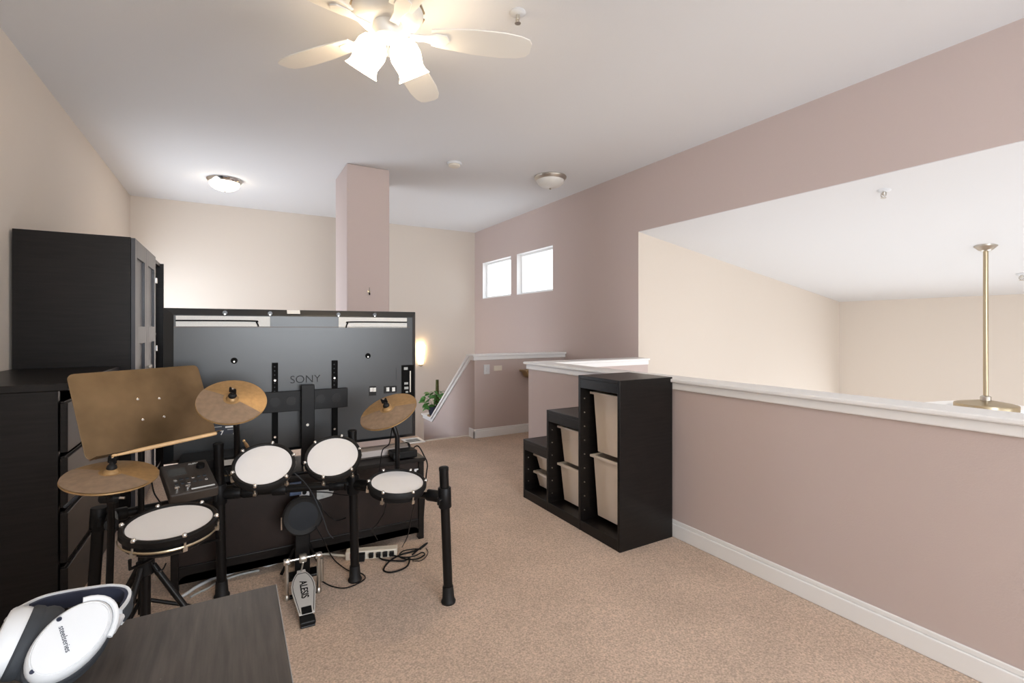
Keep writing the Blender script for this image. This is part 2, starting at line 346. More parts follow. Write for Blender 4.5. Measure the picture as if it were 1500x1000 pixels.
bb('baseboard_rear', XL+.016, YR, XH-.02, YR+.016)
# ------------------------------------------------------------------ fixtures on walls and ceiling
def rot_z(v, a): return Vector((v.x*math.cos(a)-v.y*math.sin(a), v.x*math.sin(a)+v.y*math.cos(a), v.z))
def ceiling_fan():
    hub = Vector((.51*H, 1.82*H, ZC)); zb = ZC-.25
    t = thing('ceiling_fan', 'white five-bladed ceiling fan with lit frosted tulip shades', 'ceiling fan', hub)
    MB().lathe(hub, (0,0,-1), [(.105, 0), (.12, .01), (.125, .05), (.11, .075), (.15, .095), (.165, .13), (.16, .17), (.13, .2), (.10, .215)], 40).build('motor_housing', FANW, t, smooth=True)
    for k in range(10):
        a = 2*PI*k/10; p = hub+Vector((math.cos(a)*.163, math.sin(a)*.163, -.15)); r = Vector((math.cos(a), math.sin(a), 0)); tt = Vector((-r.y, r.x, 0))
        MB().obox(p, tt*.03, r*.004, Uz*.004).build('cooling_slot', mat_slot, t)
    for ang in (7, 79, 151, 223, 295):
        a = math.radians(ang); r = Fv*math.cos(a)+Rv*math.sin(a); s = Vector((-r.y, r.x, 0)); tl = math.radians(11); sd = s*math.cos(tl)-Uz*math.sin(tl)
        out = [(.20, .05), (.26, .062), (.40, .078), (.54, .08), (.62, .071), (.665, .054), (.68, .03)]
        poly = [(x, y) for x, y in out]+[(x, -y) for x, y in out[::-1]]
        nn = r.cross(sd)
        MB().prism(poly, Vector((hub.x, hub.y, zb)), r, sd, nn, .007).build('blade', FANW, t, bevel=.002)
        MB().prism([(.10, .022), (.17, .02), (.22, .035), (.27, .03), (.285, 0), (.27, -.03), (.22, -.035), (.17, -.02), (.10, -.022)], Vector((hub.x, hub.y, zb-.008)), r, sd, nn, .008).build('blade_iron', FANW, t, bevel=.003)
    MB().lathe(hub-Uz*.21, (0,0,-1), [(.07, 0), (.075, .03), (.06, .06), (.03, .07)], 32).build('light_fitter', FANW, t, smooth=True)
    for la, fo in ((-.55, .30), (.33, .48)):
        r = (Rv*la+Fv*fo).normalized(); dr = (Rv*la+Fv*fo-Uz*.82).normalized(); p = hub-Uz*.235+r*.06
        MB().tube([p-r*.03, p+dr*.03], .016, 10).build('lamp_arm', FANW, t, smooth=True)
        g = MB().lathe(p+dr*.015, dr, [(.026, 0), (.052, .012), (.070, .04), (.075, .075), (.068, .11), (.064, .13), (.068, .15), (.080, .17), (.077, .17), (.06, .14), (.064, .1), (.07, .07), (.04, .02)], 36, cap=False)
        g.build('glass_shade', SHADE, t, smooth=True)
    MB().cyl(hub-Uz*.28, hub-Uz*.36, .0015).build('pull_chain', STEEL, t)
mat_slot = mat('slot_shadow', (.30, .22, .13), .6)
ceiling_fan()
def flush_light(u, v, on, label):
    p = onz(u, v, ZC); t = thing('flush_ceiling_light', label, 'ceiling light', p)
    MB().lathe(p, (0,0,-1), [(.17, 0), (.175, .008), (.17, .02), (.155, .035), (.15, .04)], 48).build('metal_ring', CHROME if on else STEEL, t, smooth=True)
    R_ = .148; prof = [(R_*math.cos(x*PI/2/8), .038+.085*math.sin(x*PI/2/8)) for x in range(8)]+[(.006, .123)]
    MB().lathe(p, (0,0,-1), prof, 40).build('glass_dome', DOMEON if on else DOMEOFF, t, smooth=True)
    MB().lathe(p-Uz*.122, (0,0,-1), [(.010, 0), (.012, .006), (.006, .014), (.003, .016)], 16).build('finial', STEEL, t, smooth=True)
flush_light(329, 263, True, 'lit flush dome ceiling light with chrome ring above the wardrobe')
flush_light(806, 259, False, 'unlit flush dome ceiling light near the two small windows')
p = onz(665.5, 238.5, ZC)
t = thing('smoke_detector', 'round white smoke detector on the ceiling beyond the fan', 'smoke detector', p)
MB().lathe(p, (0,0,-1), [(.072, 0), (.074, .006), (.07, .02)], 32).build('base', WHPL, t, smooth=True)
MB().lathe(p-Uz*.02, (0,0,-1), [(.058, 0), (.056, .015), (.04, .022), (.01, .024)], 32).build('cover', CREAMPL, t, smooth=True)
def sprinkler(p, n, label, s=1):
    t = thing('fire_sprinkler', label, 'sprinkler', p); n = Vector(n).normalized()
    MB().lathe(p, n, [(.04*s, 0), (.042*s, .004*s), (.03*s, .012*s), (.018*s, .014*s)], 24).build('escutcheon', WHPL, t, smooth=True)
    MB().lathe(p, n, [(.009*s, .012*s), (.009*s, .035*s), (.005*s, .04*s)], 16).build('nozzle', STEEL, t, smooth=True)
    a, b, _ = MB().frame(n); MB().tube([p+n*.02*s+a*.014*s, p+n*.04*s+a*.016*s, p+n*.055*s], .003*s, 6).tube([p+n*.02*s-a*.014*s, p+n*.04*s-a*.016*s, p+n*.055*s], .003*s, 6).build('yoke', STEEL, t)
    MB().lathe(p, n, [(.016*s, .055*s), (.016*s, .058*s)], 16).build('deflector', STEEL, t)
sprinkler(onz(758.5, 18, ZC), (0,0,-1), 'white fire sprinkler on the ceiling beside the fan')
def onslope(u, v):
    r = ray(u, v); k = (ZF-ZHD)/(XF-XR)   # z = ZHD + k (x - XR)
    s = (ZHD-k*XR-H)/(r.z-k*r.x); return C0+r*s
NS = Vector(((ZF-ZHD)/(XF-XR), 0, -1)).normalized()
sprinkler(onslope(1295, 278), NS, 'small fire sprinkler on the sloped great room ceiling near the header')
sprinkler(onslope(1497, 401), NS, 'small fire sprinkler on the sloped great room ceiling beside the pendant rod', 1.1)
# pendant in the great room
p = onslope(1444, 360); t = thing('hanging_fan', 'brushed nickel fan drum hung on a long downrod in the great room', 'ceiling fan', p)
MB().lathe(p+Uz*.01, (0,0,-1), [(.075, 0), (.075, .015), (.06, .03), (.045, .045), (.03, .055)], 32).build('canopy', STEEL, t, smooth=True)
zb = D(1444, 587, 3.315).z
MB().cyl(p, (p.x, p.y, zb), .017, seg=20).build('downrod', BRASS, t, smooth=True)
MB().lathe((p.x, p.y, zb+.05), (0,0,-1), [(.02, 0), (.035, .01), (.035, .045), (.045, .05)], 20).build('coupling', STEEL, t, smooth=True)
MB().lathe((p.x, p.y, zb), (0,0,-1), [(.05, -.01), (.17, .012), (.2, .02), (.203, .03), (.203, .10), (.17, .13), (.1, .14)], 48).build('motor_drum', BRASS, t, smooth=True)
for k in range(5):
    a = 2*PI*k/5+.4; r = Vector((math.cos(a), math.sin(a), 0)); s = Vector((-r.y, r.x, .15)).normalized()
    MB().prism([(.16, .05), (.3, .07), (.62, .07), (.66, .03), (.66, -.03), (.62, -.07), (.3, -.07), (.16, -.05)], (p.x, p.y, zb-.17), r, s, r.cross(s), .008).build('blade', OAK, t)
# sconce on the back wall of the stairwell
p = ony(616, 517, YB); t = thing('wall_sconce', 'glowing uplight wall sconce over the stairs', 'wall lamp', p)
hw, hh = .075, .20; n = 14; vs = []; fs = []
for j, (r, z) in enumerate([(.03, -.18), (.045, -.14), (.06, -.02), (.072, .13)]):
    for k in range(n+1): a = PI*k/n; vs.append((p.x+r*math.cos(a), p.y-r*math.sin(a)*1.05-.002, p.z+z))
for j in range(3):
    for k in range(n): i = j*(n+1)+k; fs.append((i, i+1, i+n+2, i+n+1))
m_ = MB().add(vs, fs); m_.build('glass_shade', SCONCE, t, smooth=True)
MB().box((p.x-.03, p.y-.02, p.z-.2), (p.x+.03, p.y-.001, p.z-.1)).build('backplate', BRASS, t, bevel=.004)
MB().lathe((p.x, p.y-.03, p.z-.18), (0,0,-1), [(.035, 0), (.02, .02), (.008, .03)], 16).build('finial', BRASS, t, smooth=True)
# light switch, small plate and wood shelf on the landing half wall
def plate(name, u0, v0, u1, v1, y, m, label, cat, rockers=0):
    A = ony(u0, v1, y); B = ony(u1, v0, y); t = thing(name, label, cat, (A+B)/2)
    MB().box((A.x, y-.008, A.z), (B.x, y-.0005, B.z)).build('cover_plate', m, t, bevel=.003)
    for k in range(rockers):
        x = A.x+(B.x-A.x)*(k+.5)/rockers; MB().box((x-.011, y-.013, A.z+.03), (x+.011, y-.007, B.z-.03)).build('rocker', m, t, bevel=.002)
plate('light_switch', 708.5, 533.5, 717, 548, YL, WHPL, 'white rocker light switch on the landing half wall', 'light switch', 1)
plate('wall_plate', 723, 535, 735, 543, YL, CREAMPL, 'low beige cover plate on the wall beside the light switch', 'wall plate')
A = ony(760.5, 541, YL); t = thing('wall_shelf', 'small oak wall shelf on the landing half wall', 'shelf', A)
MB().box((A.x, YL-.16, A.z-.02), (A.x+.5, YL-.001, A.z)).build('shelf_board', OAK, t, bevel=.004)
MB().prism([(0, 0), (.44, 0), (.44, -.075), (.05, -.075), (.02, -.05)], (A.x+.03, YL-.13, A.z-.02), (1,0,0), (0,0,1), (0,1,0), .129).build('apron', OAK, t, bevel=.004)
# hook on the column
p = ony(540.5, 427, 4.006*H); t = thing('wall_hook', 'small dark metal hook screwed to the column', 'hook', p)
MB().lathe(p, (0,-1,0), [(.016, 0), (.014, .004), (.006, .006)], 16).build('rosette', BRASS, t, smooth=True)
MB().tube(smooth_path([p+Vector((0,-.004,.0)), p+Vector((0,-.03,.0)), p+Vector((0,-.036,.03)), p+Vector((0,-.022,.036))]), .004, 8).build('hook_arm', STEEL, t, smooth=True)
MB().tube(smooth_path([p+Vector((0,-.004,-.005)), p+Vector((0,-.02,-.03)), p+Vector((0,-.035,-.03)), p+Vector((0,-.036,-.012))]), .0045, 8).build('hook_arm', BLK, t, smooth=True)
# floor register beside the stairs
x0, x1, y0, y1 = 1.30*H, 1.465*H, 4.075*H-.03, 4.235*H
t = thing('floor_register', 'white framed floor air register by the top of the stairs', 'air vent', ((x0+x1)/2, (y0+y1)/2, 0))
e = .03; MB().box((x0, y0, 0), (x1, y0+e, .012)).box((x0, y1-e, 0), (x1, y1, .012)).box((x0, y0+e, 0), (x0+e, y1-e, .012)).box((x1-e, y0+e, 0), (x1, y1-e, .012)).build('frame', WHITE, t, bevel=.004)
for k in range(4):
    y = y0+e+(y1-y0-2*e)*(k+.5)/4; MB().obox(((x0+x1)/2, y, .004), Vector(((x1-x0)/2-e, 0, 0)), Vector((0, .003, .002)), Vector((0, -.0006, .001))).build('louver', GREYPAT, t)
MB().box((x0+e, y0+e, .0005), (x1-e, y1-e, .002)).build('duct', BLK, t)
# plant on the stair ledge
bp = Vector((XS1+.05, 5.10*H, ZE+.02)); bp.z = ZE+.02
t = thing('potted_plant', 'leafy green pothos with moss pole in a navy pot on the stair ledge', 'potted plant', bp)
MB().lathe(bp, (0,0,1), [(.045, 0), (.06, .02), (.075, .09), (.078, .13), (.07, .13), (.066, .11)], 32).build('pot', NAVY, t, smooth=True)
MB().lathe(bp, (0,0,1), [(.0645, .108), (.03, .114), (.002, .115)], 24).build('soil', MOSS, t)
MB().lathe(bp, (0,0,1), [(.085, 0), (.09, .005), (.088, .016), (.05, .008)], 24).build('saucer', OAK, t, smooth=True)
MB().lathe(bp+Vector((.05, 0, .1)), (0,0,1), [(.022, 0), (.024, .1), (.022, .3), (.02, .39)], 12).build('moss_pole', MOSS, t, smooth=True)
for k in range(54):
    a = random.uniform(0, 2*PI); rr = random.uniform(.03, .17); z = random.uniform(.11, .33)-.25*max(0, rr-.1)
    if k % 4 == 0: a = PI+random.uniform(-.6, .6); rr = random.uniform(.1, .19); z = random.uniform(.1, .24)
    c = bp+Vector((.02+rr*math.cos(a), rr*math.sin(a)*.7, z)); L = random.uniform(.065, .10); r = Vector((math.cos(a), math.sin(a), random.uniform(-.9, .1))).normalized()
    s = r.cross(Vector((random.uniform(-.4, .4), random.uniform(-.9, .2), 1))).normalized(); nn = s.cross(r)
    P = [(-.5, 0, 0), (-.42, .3, .05), (-.1, .4, .08), (.25, .26, .04), (.6, 0, -.08), (.25, -.26, .04), (-.1, -.4, .08), (-.42, -.3, .05), (-.1, 0, 0), (.25, 0, -.02)]
    vs = [c+r*x*L+s*y*L+nn*q*L for x, y, q in P]
    MB().add(vs, [(0,8,2,1), (8,9,3,2), (9,4,3), (0,7,6,8), (8,6,5,9), (9,5,4)]).build('leaf', LEAF, t, smooth=True)
    if k % 3 == 0: MB().tube(smooth_path([bp+Vector((0, 0, .105)), bp+Vector((.3*(c.x-bp.x), .3*(c.y-bp.y), .7*(c.z-bp.z)+.05)), c-r*L*.5], 4), .0025, 5).build('stem', LEAF, t)

# ------------------------------------------------------------------ storage unit with bins
X0, X1 = 1.49*H, 1.84*H-.02; Y0, Y1, Y2, Y3 = 1.624*H, 1.906*H, 2.187*H, 2.448*H; hs = [.765*H, .552*H, .344*H]; pt = .02
t = thing('storage_unit', 'black stepped toy storage unit of three columns against the half wall', 'storage unit', ((X0+X1)/2, (Y0+Y3)/2, 0))
for (y, h) in ((Y0, hs[0]), (Y1, hs[0]), (Y2, hs[1]), (Y3-pt, hs[2])):
    MB().box((X0, y, 0), (X1, y+pt, h)).build('side_panel', BLKBRN, t, bevel=.002)
for (ya, yb, h) in ((Y0+pt, Y1, hs[0]), (Y1+pt, Y2, hs[1]), (Y2+pt, Y3-pt, hs[2])):
    MB().box((X0, ya, h-.02), (X1, yb, h)).build('top_board', BLKBRN, t, bevel=.002)
    MB().box((X0+.002, ya, h-.075), (X0+.02, yb, h-.02)).build('fascia', BLKBRN, t, bevel=.001)
    MB().box((X0+.002, ya, 0), (X0+.02, yb, .06)).build('plinth', BLKBRN, t, bevel=.001)
    MB().box((X0+.02, ya, .045), (X1, yb, .06)).build('bottom_board', BLKBRN, t)
    MB().box((X1-.006, ya, .06), (X1, yb, h-.02)).build('back_panel', BLKBRN, t)
    for k in range(int((h-.12)/.085)):
        z = .12+.085*k
        MB().cyl((X0+.03, yb-.0005, z), (X0+.03, yb-.006, z), .004, seg=8).build('runner_peg', STEEL, t)
def bin_(ya, yb, ztop, zbot, label):
    xf, xb = X0+.082, X1-.03; yc_, hw = (ya+yb)/2, (yb-ya)/2-.004; tp = .022
    t = thing('storage_bin', label, 'storage bin', ((xf+xb)/2, yc_, zbot), 'cream plastic bins in the stepped storage unit')
    o = []; i = []
    def ring(x0, x1, h, z): return [(x0, yc_-h, z), (x1, yc_-h, z), (x1, yc_+h, z), (x0, yc_+h, z)]
    b_ = hw-.018; q = tp
    vs = ring(xf+q, xb-q, b_-q*.8, zbot)+ring(xf+.004, xb-.004, b_, ztop-.012)+ring(xf+.008, xb-.008, b_-.004, ztop-.012)+ring(xf+q+.004, xb-q-.004, b_-q*.8-.004, zbot+.004)
    fs = [(0,3,2,1)]
    for a_, b2 in ((0, 4), (4, 8), (8, 12)):
        for k in range(4): fs.append((a_+k, a_+(k+1) % 4, b2+(k+1) % 4, b2+k))
    fs.append((12,13,14,15)); MB().add(vs, fs).build('tub', BIN, t, bevel=.004)
    e = .022; z0_, z1_ = ztop-.014, ztop
    MB().box((xf-.012, yc_-hw, z0_), (xf+.006, yc_+hw, z1_)).box((xb-.006, yc_-hw, z0_), (xb+.012, yc_+hw, z1_)).box((xf+.006, yc_-hw, z0_), (xb-.006, yc_-hw+e, z1_)).box((xf+.006, yc_+hw-e, z0_), (xb-.006, yc_+hw, z1_)).build('rim', BIN, t, bevel=.002)
bin_(Y0+pt, Y1, .84, .475, 'tall cream plastic bin, upper one in the tallest column')
bin_(Y0+pt, Y1, .455, .085, 'tall cream plastic bin, lower one in the tallest column')
bin_(Y1+pt, Y2, .572, .335, 'cream plastic bin, upper one in the middle column')
bin_(Y1+pt, Y2, .32, .075, 'cream plastic bin, lower one in the middle column')
bin_(Y2+pt, Y3-pt, .315, .212, 'shallow cream plastic bin, upper one in the lowest column')
bin_(Y2+pt, Y3-pt, .19, .085, 'shallow cream plastic bin, lower one in the lowest column')
c = Vector((X1-.12, (Y2+Y3)/2+.02, hs[2]+.009)); pts = [c+Vector((.10*math.cos(a)*(1-.03*k/24), .09*math.sin(a), .0008*k/2)) for k, a in enumerate([2*PI*i/24 for i in range(61)])]
tag(MB().tube(pts, .008, 8).build('coiled_cord', CREAMPL, smooth=True), 'cream cord coiled on the lowest step of the storage unit', 'cord')

# ------------------------------------------------------------------ chest of drawers and wardrobe on the left wall
cx0, cx1, cy0, cy1, cz = XL+.02, -.48*H, 2.162*H, 3.02*H, .813*H
t = thing('chest_of_drawers', 'black-brown chest of drawers standing before the wardrobe', 'chest of drawers', ((cx0+cx1)/2, (cy0+cy1)/2, 0))
MB().box((cx0, cy0-.004, cz-.03), (cx1+.004, cy1, cz)).build('top', BLKBRN, t, bevel=.003)
MB().box((cx0, cy0, 0), (cx1-.03, cy0+.03, cz-.03)).build('side_panel', BLKBRN, t, bevel=.002)
MB().box((cx0, cy1-.03, 0), (cx1-.03, cy1, cz-.03)).build('side_panel', BLKBRN, t, bevel=.002)
MB().box((cx0, cy0+.03, 0), (cx0+.01, cy1-.03, cz-.03)).build('back_panel', BLKBRN, t)
MB().box((cx0+.01, cy0+.03, 0), (cx1-.05, cy1-.03, .03)).build('base', BLKBRN, t)
for k in range(4):
    z0_ = .03+k*.228; dr = MB().box((cx1-.025, cy0+.003, z0_), (cx1, cy1-.003, z0_+.205)).build('drawer', BLKBRN, t, bevel=.003)
    MB().box((cx1-.45, cy0+.05, z0_+.01), (cx1-.03, cy1-.05, z0_+.15)).build('drawer_box', BLKPL, dr)
    MB().box((cx1-.024, cy0+.01, z0_+.205), (cx1-.012, cy1-.01, z0_+.211)).build('drawer_lip', BLKBRN, dr)
wx0, wx1, wy0, wy1, wz = XL+.015, -.42*H, 3.041*H, 4.217*H, 1.452*H
t = thing('wardrobe', 'tall black-brown wardrobe with framed panel doors by the left wall', 'wardrobe', ((wx0+wx1)/2, (wy0+wy1)/2, 0))
fx = wx1-.022
MB().box((wx0, wy0, 0), (fx, wy0+.022, wz)).build('side_panel', BLKBRN, t, bevel=.002)
MB().box((wx0, wy1-.022, 0), (wx1, wy1, wz)).build('side_panel', BLKBRN, t, bevel=.002)
MB().box((wx0, wy0+.022, wz-.03), (fx, wy1-.022, wz)).build('top_board', BLKBRN, t, bevel=.002)
MB().box((wx0, wy0+.022, .06), (fx, wy1-.022, .08)).build('bottom_board', BLKBRN, t)
MB().box((wx0, wy0+.022, 0), (wx0+.008, wy1-.022, wz-.03)).build('back_panel', BLKBRN, t)
dm = 3.79*H; MB().box((wx0+.008, dm-.02, .08), (fx, dm-.002, wz-.03)).build('divider', BLKBRN, t)
MB().box((fx-.04, wy0+.022, 0), (fx-.02, wy1-.022, .06)).build('plinth', BLKBRN, t)
DOORM = mat('black_door_grey_reflection', (.05, .05, .058), .3)  # grey-lavender reflection on the dark doors is painted into their base colour
for k in range(2):
    ya = wy0+.002+(dm-wy0)/2*k; yb = ya+(dm-wy0)/2-.004; d_ = MB(); z0_, z1_ = .07, wz-.004; e = .075; zm = .962*H
    d_.box((fx+.001, ya, z0_), (wx1, ya+e, z1_)).box((fx+.001, yb-e, z0_), (wx1, yb, z1_))
    for za, zb_ in ((z0_, z0_+.1), (zm-.055, zm+.055), (z1_-.11, z1_)): d_.box((fx+.001, ya+e, za), (wx1, yb-e, zb_))
    dd = d_.build('door', DOORM, t, bevel=.0015)
    MB().box((fx+.001, ya+e, z0_+.1), (wx1-.013, yb-e, zm-.055)).build('panel', DOORM, dd); MB().box((fx+.001, ya+e, zm+.055), (wx1-.013, yb-e, z1_-.11)).build('panel', DOORM, dd)
    MB().lathe((wx1, (yb-.035) if k == 0 else ya+.035, .78*H), (1,0,0), [(.006, 0), (.006, .012), (.013, .018), (.012, .026)], 16).build('knob', STEEL, dd, smooth=True)
for z in (1.30*H, .87*H, .35*H):
    MB().obox((wx1-.012, dm+.02, z), Vector((.02, 0, 0)), Vector((0, .018, 0)), Vector((0, 0, .022))).build('hinge', CHROME, t, bevel=.004)
for z in (.5*H, .95*H): MB().box((wx0+.008, dm, z), (fx-.03, wy1-.022, z+.018)).build('shelf', BLKBRN, t)

# ------------------------------------------------------------------ TV bench and television
bx0, bx1, by0, by1, bz = -.20*H, .79*H, 2.205*H, 2.205*H+.40, .385*H
t = thing('tv_bench', 'black-brown TV bench seen from its plain back', 'tv bench', ((bx0+bx1)/2, (by0+by1)/2, 0))
MB().box((bx0-.006, by0-.006, bz-.022), (bx1+.006, by1+.01, bz)).build('top', BLKBRN, t, bevel=.003)
for x, y in ((bx0, by0), (bx1-.032, by0), (bx0, by1-.04), (bx1-.032, by1-.04)):
    MB().box((x, y, 0), (x+.032, y+.04, bz-.022)).build('leg', BLKBRN, t, bevel=.003)
bk = MB().box((bx0+.032, by0+.012, .118), (bx1-.032, by0+.018, bz-.022)).build('back_panel', mat('hardboard_back', (.016, .009, .007), .45, spec=.3, noise=(8, .3)), t)
rl = MB(); q = .035; n = 8; za, zb_ = .075, .118
pl = [(bx0+.032, zb_), (bx0+.032, za-q)]+[(bx0+.032+q-q*math.cos(PI/2*k/n), za-q+q*math.sin(PI/2*k/n)) for k in range(n+1)]+[(bx1-.032-q+q*math.sin(PI/2*k/n), za-q+q*math.cos(PI/2*k/n)) for k in range(n+1)]+[(bx1-.032, za-q), (bx1-.032, zb_)]
rl.prism(pl, (0, by0+.002, 0), (1,0,0), (0,0,1), (0,1,0), .02).build('bottom_rail', BLKBRN, t, bevel=.002)
MB().box((bx0, by0+.04, .10), (bx0+.016, by1, bz-.022)).build('side_panel', BLKBRN, t); MB().box((bx1-.016, by0+.04, .10), (bx1, by1, bz-.022)).build('side_panel', BLKBRN, t)
MB().box((bx0+.016, by0+.02, .10), (bx1-.016, by1-.01, .116)).build('bottom_shelf', BLKBRN, t)
MB().box((bx0+.032, by1-.02, .13), ((bx0+bx1)/2-.003, by1, bz-.03)).build('drawer', BLKBRN, t, bevel=.002); MB().box(((bx0+bx1)/2+.003, by1-.02, .13), (bx1-.032, by1, bz-.03)).build('drawer', BLKBRN, t, bevel=.002)
def onback(u, v): return ony(u, v, by0+.012)
for (u0, v0, u1, v1, hole) in ((606.5, 685, 617, 695.5, 1), (438.5, 713.5, 453, 727.5, 1)):
    A = onback(u0, v1); B = onback(u1, v0); o = MB().box((A.x, by0+.006, A.z), (B.x, by0+.0115, B.z)).build('cable_plate', WHPL, t, bevel=.001)
    c = (A+B)/2; MB().lathe((c.x, by0+.006, c.z), (0,-1,0), [(.011, 0), (.011, .001)], 16).build('cable_hole', BLK, o)
A = onback(464, 732); B = onback(489, 709); q = by0+.008
MB().prism([(A.x, A.z), (A.x+.075, A.z+.01), (A.x+.085, A.z+.035), (B.x, A.z+.06), (B.x, B.z), (A.x, B.z)], (0, q, 0), (1,0,0), (0,0,1), (0,1,0), .003).build('cable_opening', GREYPAT, t)  # flat grey patch added in place of an opening that shows lighter carpet
A = onback(424, 726); B = onback(441, 704); MB().box((A.x, by0-.002, A.z), (B.x, by0+.01, B.z)).build('power_adapter', PALEBLUE, t, bevel=.004)

tx0, tx1, ty, tz0, tz1 = -.241*H, .8135*H, 2.40*H, .447*H, 1.081*H
t = thing('television', 'large flat black television seen from the back on a pedestal', 'television', ((tx0+tx1)/2, ty, bz))
fr = MB(); iw, ih = .045, .034; yb_ = ty-.03
R0 = [(tx0, ty, tz0), (tx1, ty, tz0), (tx1, ty, tz1), (tx0, ty, tz1)]; R1 = [(tx0+iw, yb_, tz0+.02), (tx1-iw*.6, yb_, tz0+.02), (tx1-iw*.6, yb_, tz1-ih), (tx0+iw, yb_, tz1-ih)]
R2 = [(x, ty+.022, z) for x, _, z in R0]
fr.add(R0+R1+R2, [(0,1,5,4), (1,2,6,5), (2,3,7,6), (3,0,4,7), (4,5,6,7), (0,8,9,1), (1,9,10,2), (2,10,11,3), (3,11,8,0), (8,11,10,9)])
fr.build('back_cover', TVBLK, t, bevel=.003)
MB().box((tx0+.012, ty+.0225, tz0+.018), (tx1-.012, ty+.026, tz1-.012)).build('screen', SCREEN, t)
yp = yb_
def tvp(u, v, off=0): return ony(u, v, yp-off)
def tvbox(name, u0, v0, u1, v1, d, m, par=None, bevel=0, off=0):
    A = tvp(u0, v1); B = tvp(u1, v0); return MB().box((A.x, yp-off-d, A.z), (B.x, yp-off-.0002, B.z)).build(name, m, par or t, bevel=bevel)
for (u0, u1, s) in ((257.5, 395.5, 1), (496, 596, -1)):
    va = 463.5 if s == 1 else 465.5; o = tvbox('vent_grille', u0, va, u1, va+14.5, .002, GREYVENT, bevel=.001)
    A = tvp(u0, va); B = tvp(u1, va+14.5); zl = A.z-.4*(A.z-B.z)
    if s == 1: pts = [(A.x, zl), (B.x-.09, zl), (B.x-.065, zl-.008), (B.x-.055, B.z)]
    else: pts = [(B.x, zl), (A.x+.075, zl), (A.x+.05, zl-.008), (A.x+.04, B.z)]
    MB().tube(smooth_path([(x, yp-.002, z) for x, z in pts]), .0045, 6).build('channel', BLKPL, o)
MB().box((tx0+iw, yp-.002, tvp(420, 479.3).z), (tx1-iw, yp-.0002, tvp(420, 478.6).z)).build('seam', mat('seam_brown', (.10, .055, .035), .5), t)
for (u, v) in ((343, 528), (539, 521)):
    MB().lathe(tvp(u, v), (0,-1,0), [(.016, 0), (.016, .001)], 20).build('mount_hole', MATTE, t); MB().lathe(tvp(u, v+1.5), (0,-1,0), [(.004, .001), (.004, .003)], 10).build('screw', STEEL, t)
for (u, v) in ((329.5, 459), (395.5, 460), (495.5, 461.5), (548.5, 462)):
    p = ony(u, v, yp+.006); MB().lathe(p+Vector((0, .004, .004)), (0,-1,0), [(.012, 0), (.011, .012)], 16).build('screw_boss', TVBLK, t, smooth=True); MB().lathe(p+Vector((0, -.008, -.004)), (0,-1,0), [(.0045, 0), (.004, .002)], 10).build('screw', STEEL, t)
o = MB().obox(ony(430, 456.8, ty-.017), Vector((.033, 0, 0)), Vector((0, .009, .0102)), Vector((0, -.0005, .0005))).build('sticker', PAPER, t)
text('logo_lettering', 'SONY', .060, mat('embossed_black', (.006, .006, .006), .5, spec=.3), t, tvp(447.5, 555.5, .001), (1.35,0,0), (0,0,1), .0015, bold=-.0006)
# connector panels
for (u0, v0, u1, v1) in ((540.5, 565, 551, 579.5), (562, 564.5, 581, 576)):
    o = tvbox('jack_panel', u0, v0, u1, v1, .002, BLK)
    for q in range(2): uu = u0+(u1-u0)*(.3+.45*q); tvbox('jack', uu-2, v0+2.5, uu+2.2, v0+8.5, .003, PAPER, o, off=.002)
o = tvbox('port_bay', 588, 534, 606.5, 602, .003, MATTE, bevel=.002)
for (u0, v0, u1, v1) in ((591.5, 537.5, 597, 541.5), (592, 559.5, 597.5, 563), (592, 566, 598, 570), (594, 572.5, 597.5, 575)): tvbox('port_label', u0, v0, u1, v1, .001, GREYPAT, o, off=.003)
tvbox('port_slot', 600, 543, 601.5, 574, .001, STEEL, o, off=.003); tvbox('port_slot', 580, 538, 581, 556, .001, DKGREY, t)
o = tvbox('spec_label', 312, 620, 345, 637.5, .001, mat('label_navy', (.012, .016, .03), .4), bevel=0)
text('label_numeral', '7', .030, PAPER, o, tvp(325, 634, .0015), (1.8,0,0), (0,0,1), .0004, bold=.0008)
tvbox('label_print', 330, 623, 344, 626.5, .0004, PAPER, o, off=.001); tvbox('label_print', 333, 627.5, 344, 629.5, .0004, GREYPAT, o, off=.001); tvbox('label_print', 314, 624, 325, 626, .0004, GREYPAT, o, off=.001); tvbox('label_print', 341.5, 633.5, 343.5, 636, .0004, PAPER, o, off=.001)
tvbox('service_cover', 352, 629, 371, 652, .002, TVBLK, bevel=.001)
# mount: rails, cross plate, post and foot
for u0, u1, va, vb in ((398.5, 407, 531, 652), (486, 494, 527.5, 640)):
    o = tvbox('mount_rail', u0, va, u1, vb, .018, MATTE, bevel=.001)
    for k in range(7): v = va+6+k*6; MB().lathe(ony((u0+u1)/2-.5, v, yp-.018), (0,-1,0), [(.004, 0), (.004, .001)], 8).build('slot', DKGREY, o)
    for v in (va+26, vb-12): MB().lathe(ony((u0+u1)/2, v, yp-.018), (0,-1,0), [(.006, 0), (.006, .004)], 10).build('screw', CHROME, o)
ym = yp-.022; A = ony(384, 602, ym); B = ony(508.5, 571, ym); zt, zb2 = ony(446, 571, ym).z+.0, ony(446, 600, ym).z
o = MB().box((A.x, ym-.018, zb2), (B.x, ym, zt)).build('cross_plate', BLKPL, t, bevel=.002)
for u in (403, 427, 470, 493.5):
    c = ony(u, 585, ym-.018); MB().lathe((c.x, ym-.018, (zt+zb2)/2), (0,-1,0), [(.026, 0), (.026, .0015), (.020, .0015), (.020, .001)], 20).build('round_hole', BLK, o)
yq = ym-.02; A = ony(441.5, 640, yq-.03); B = ony(461, 563, yq-.03)
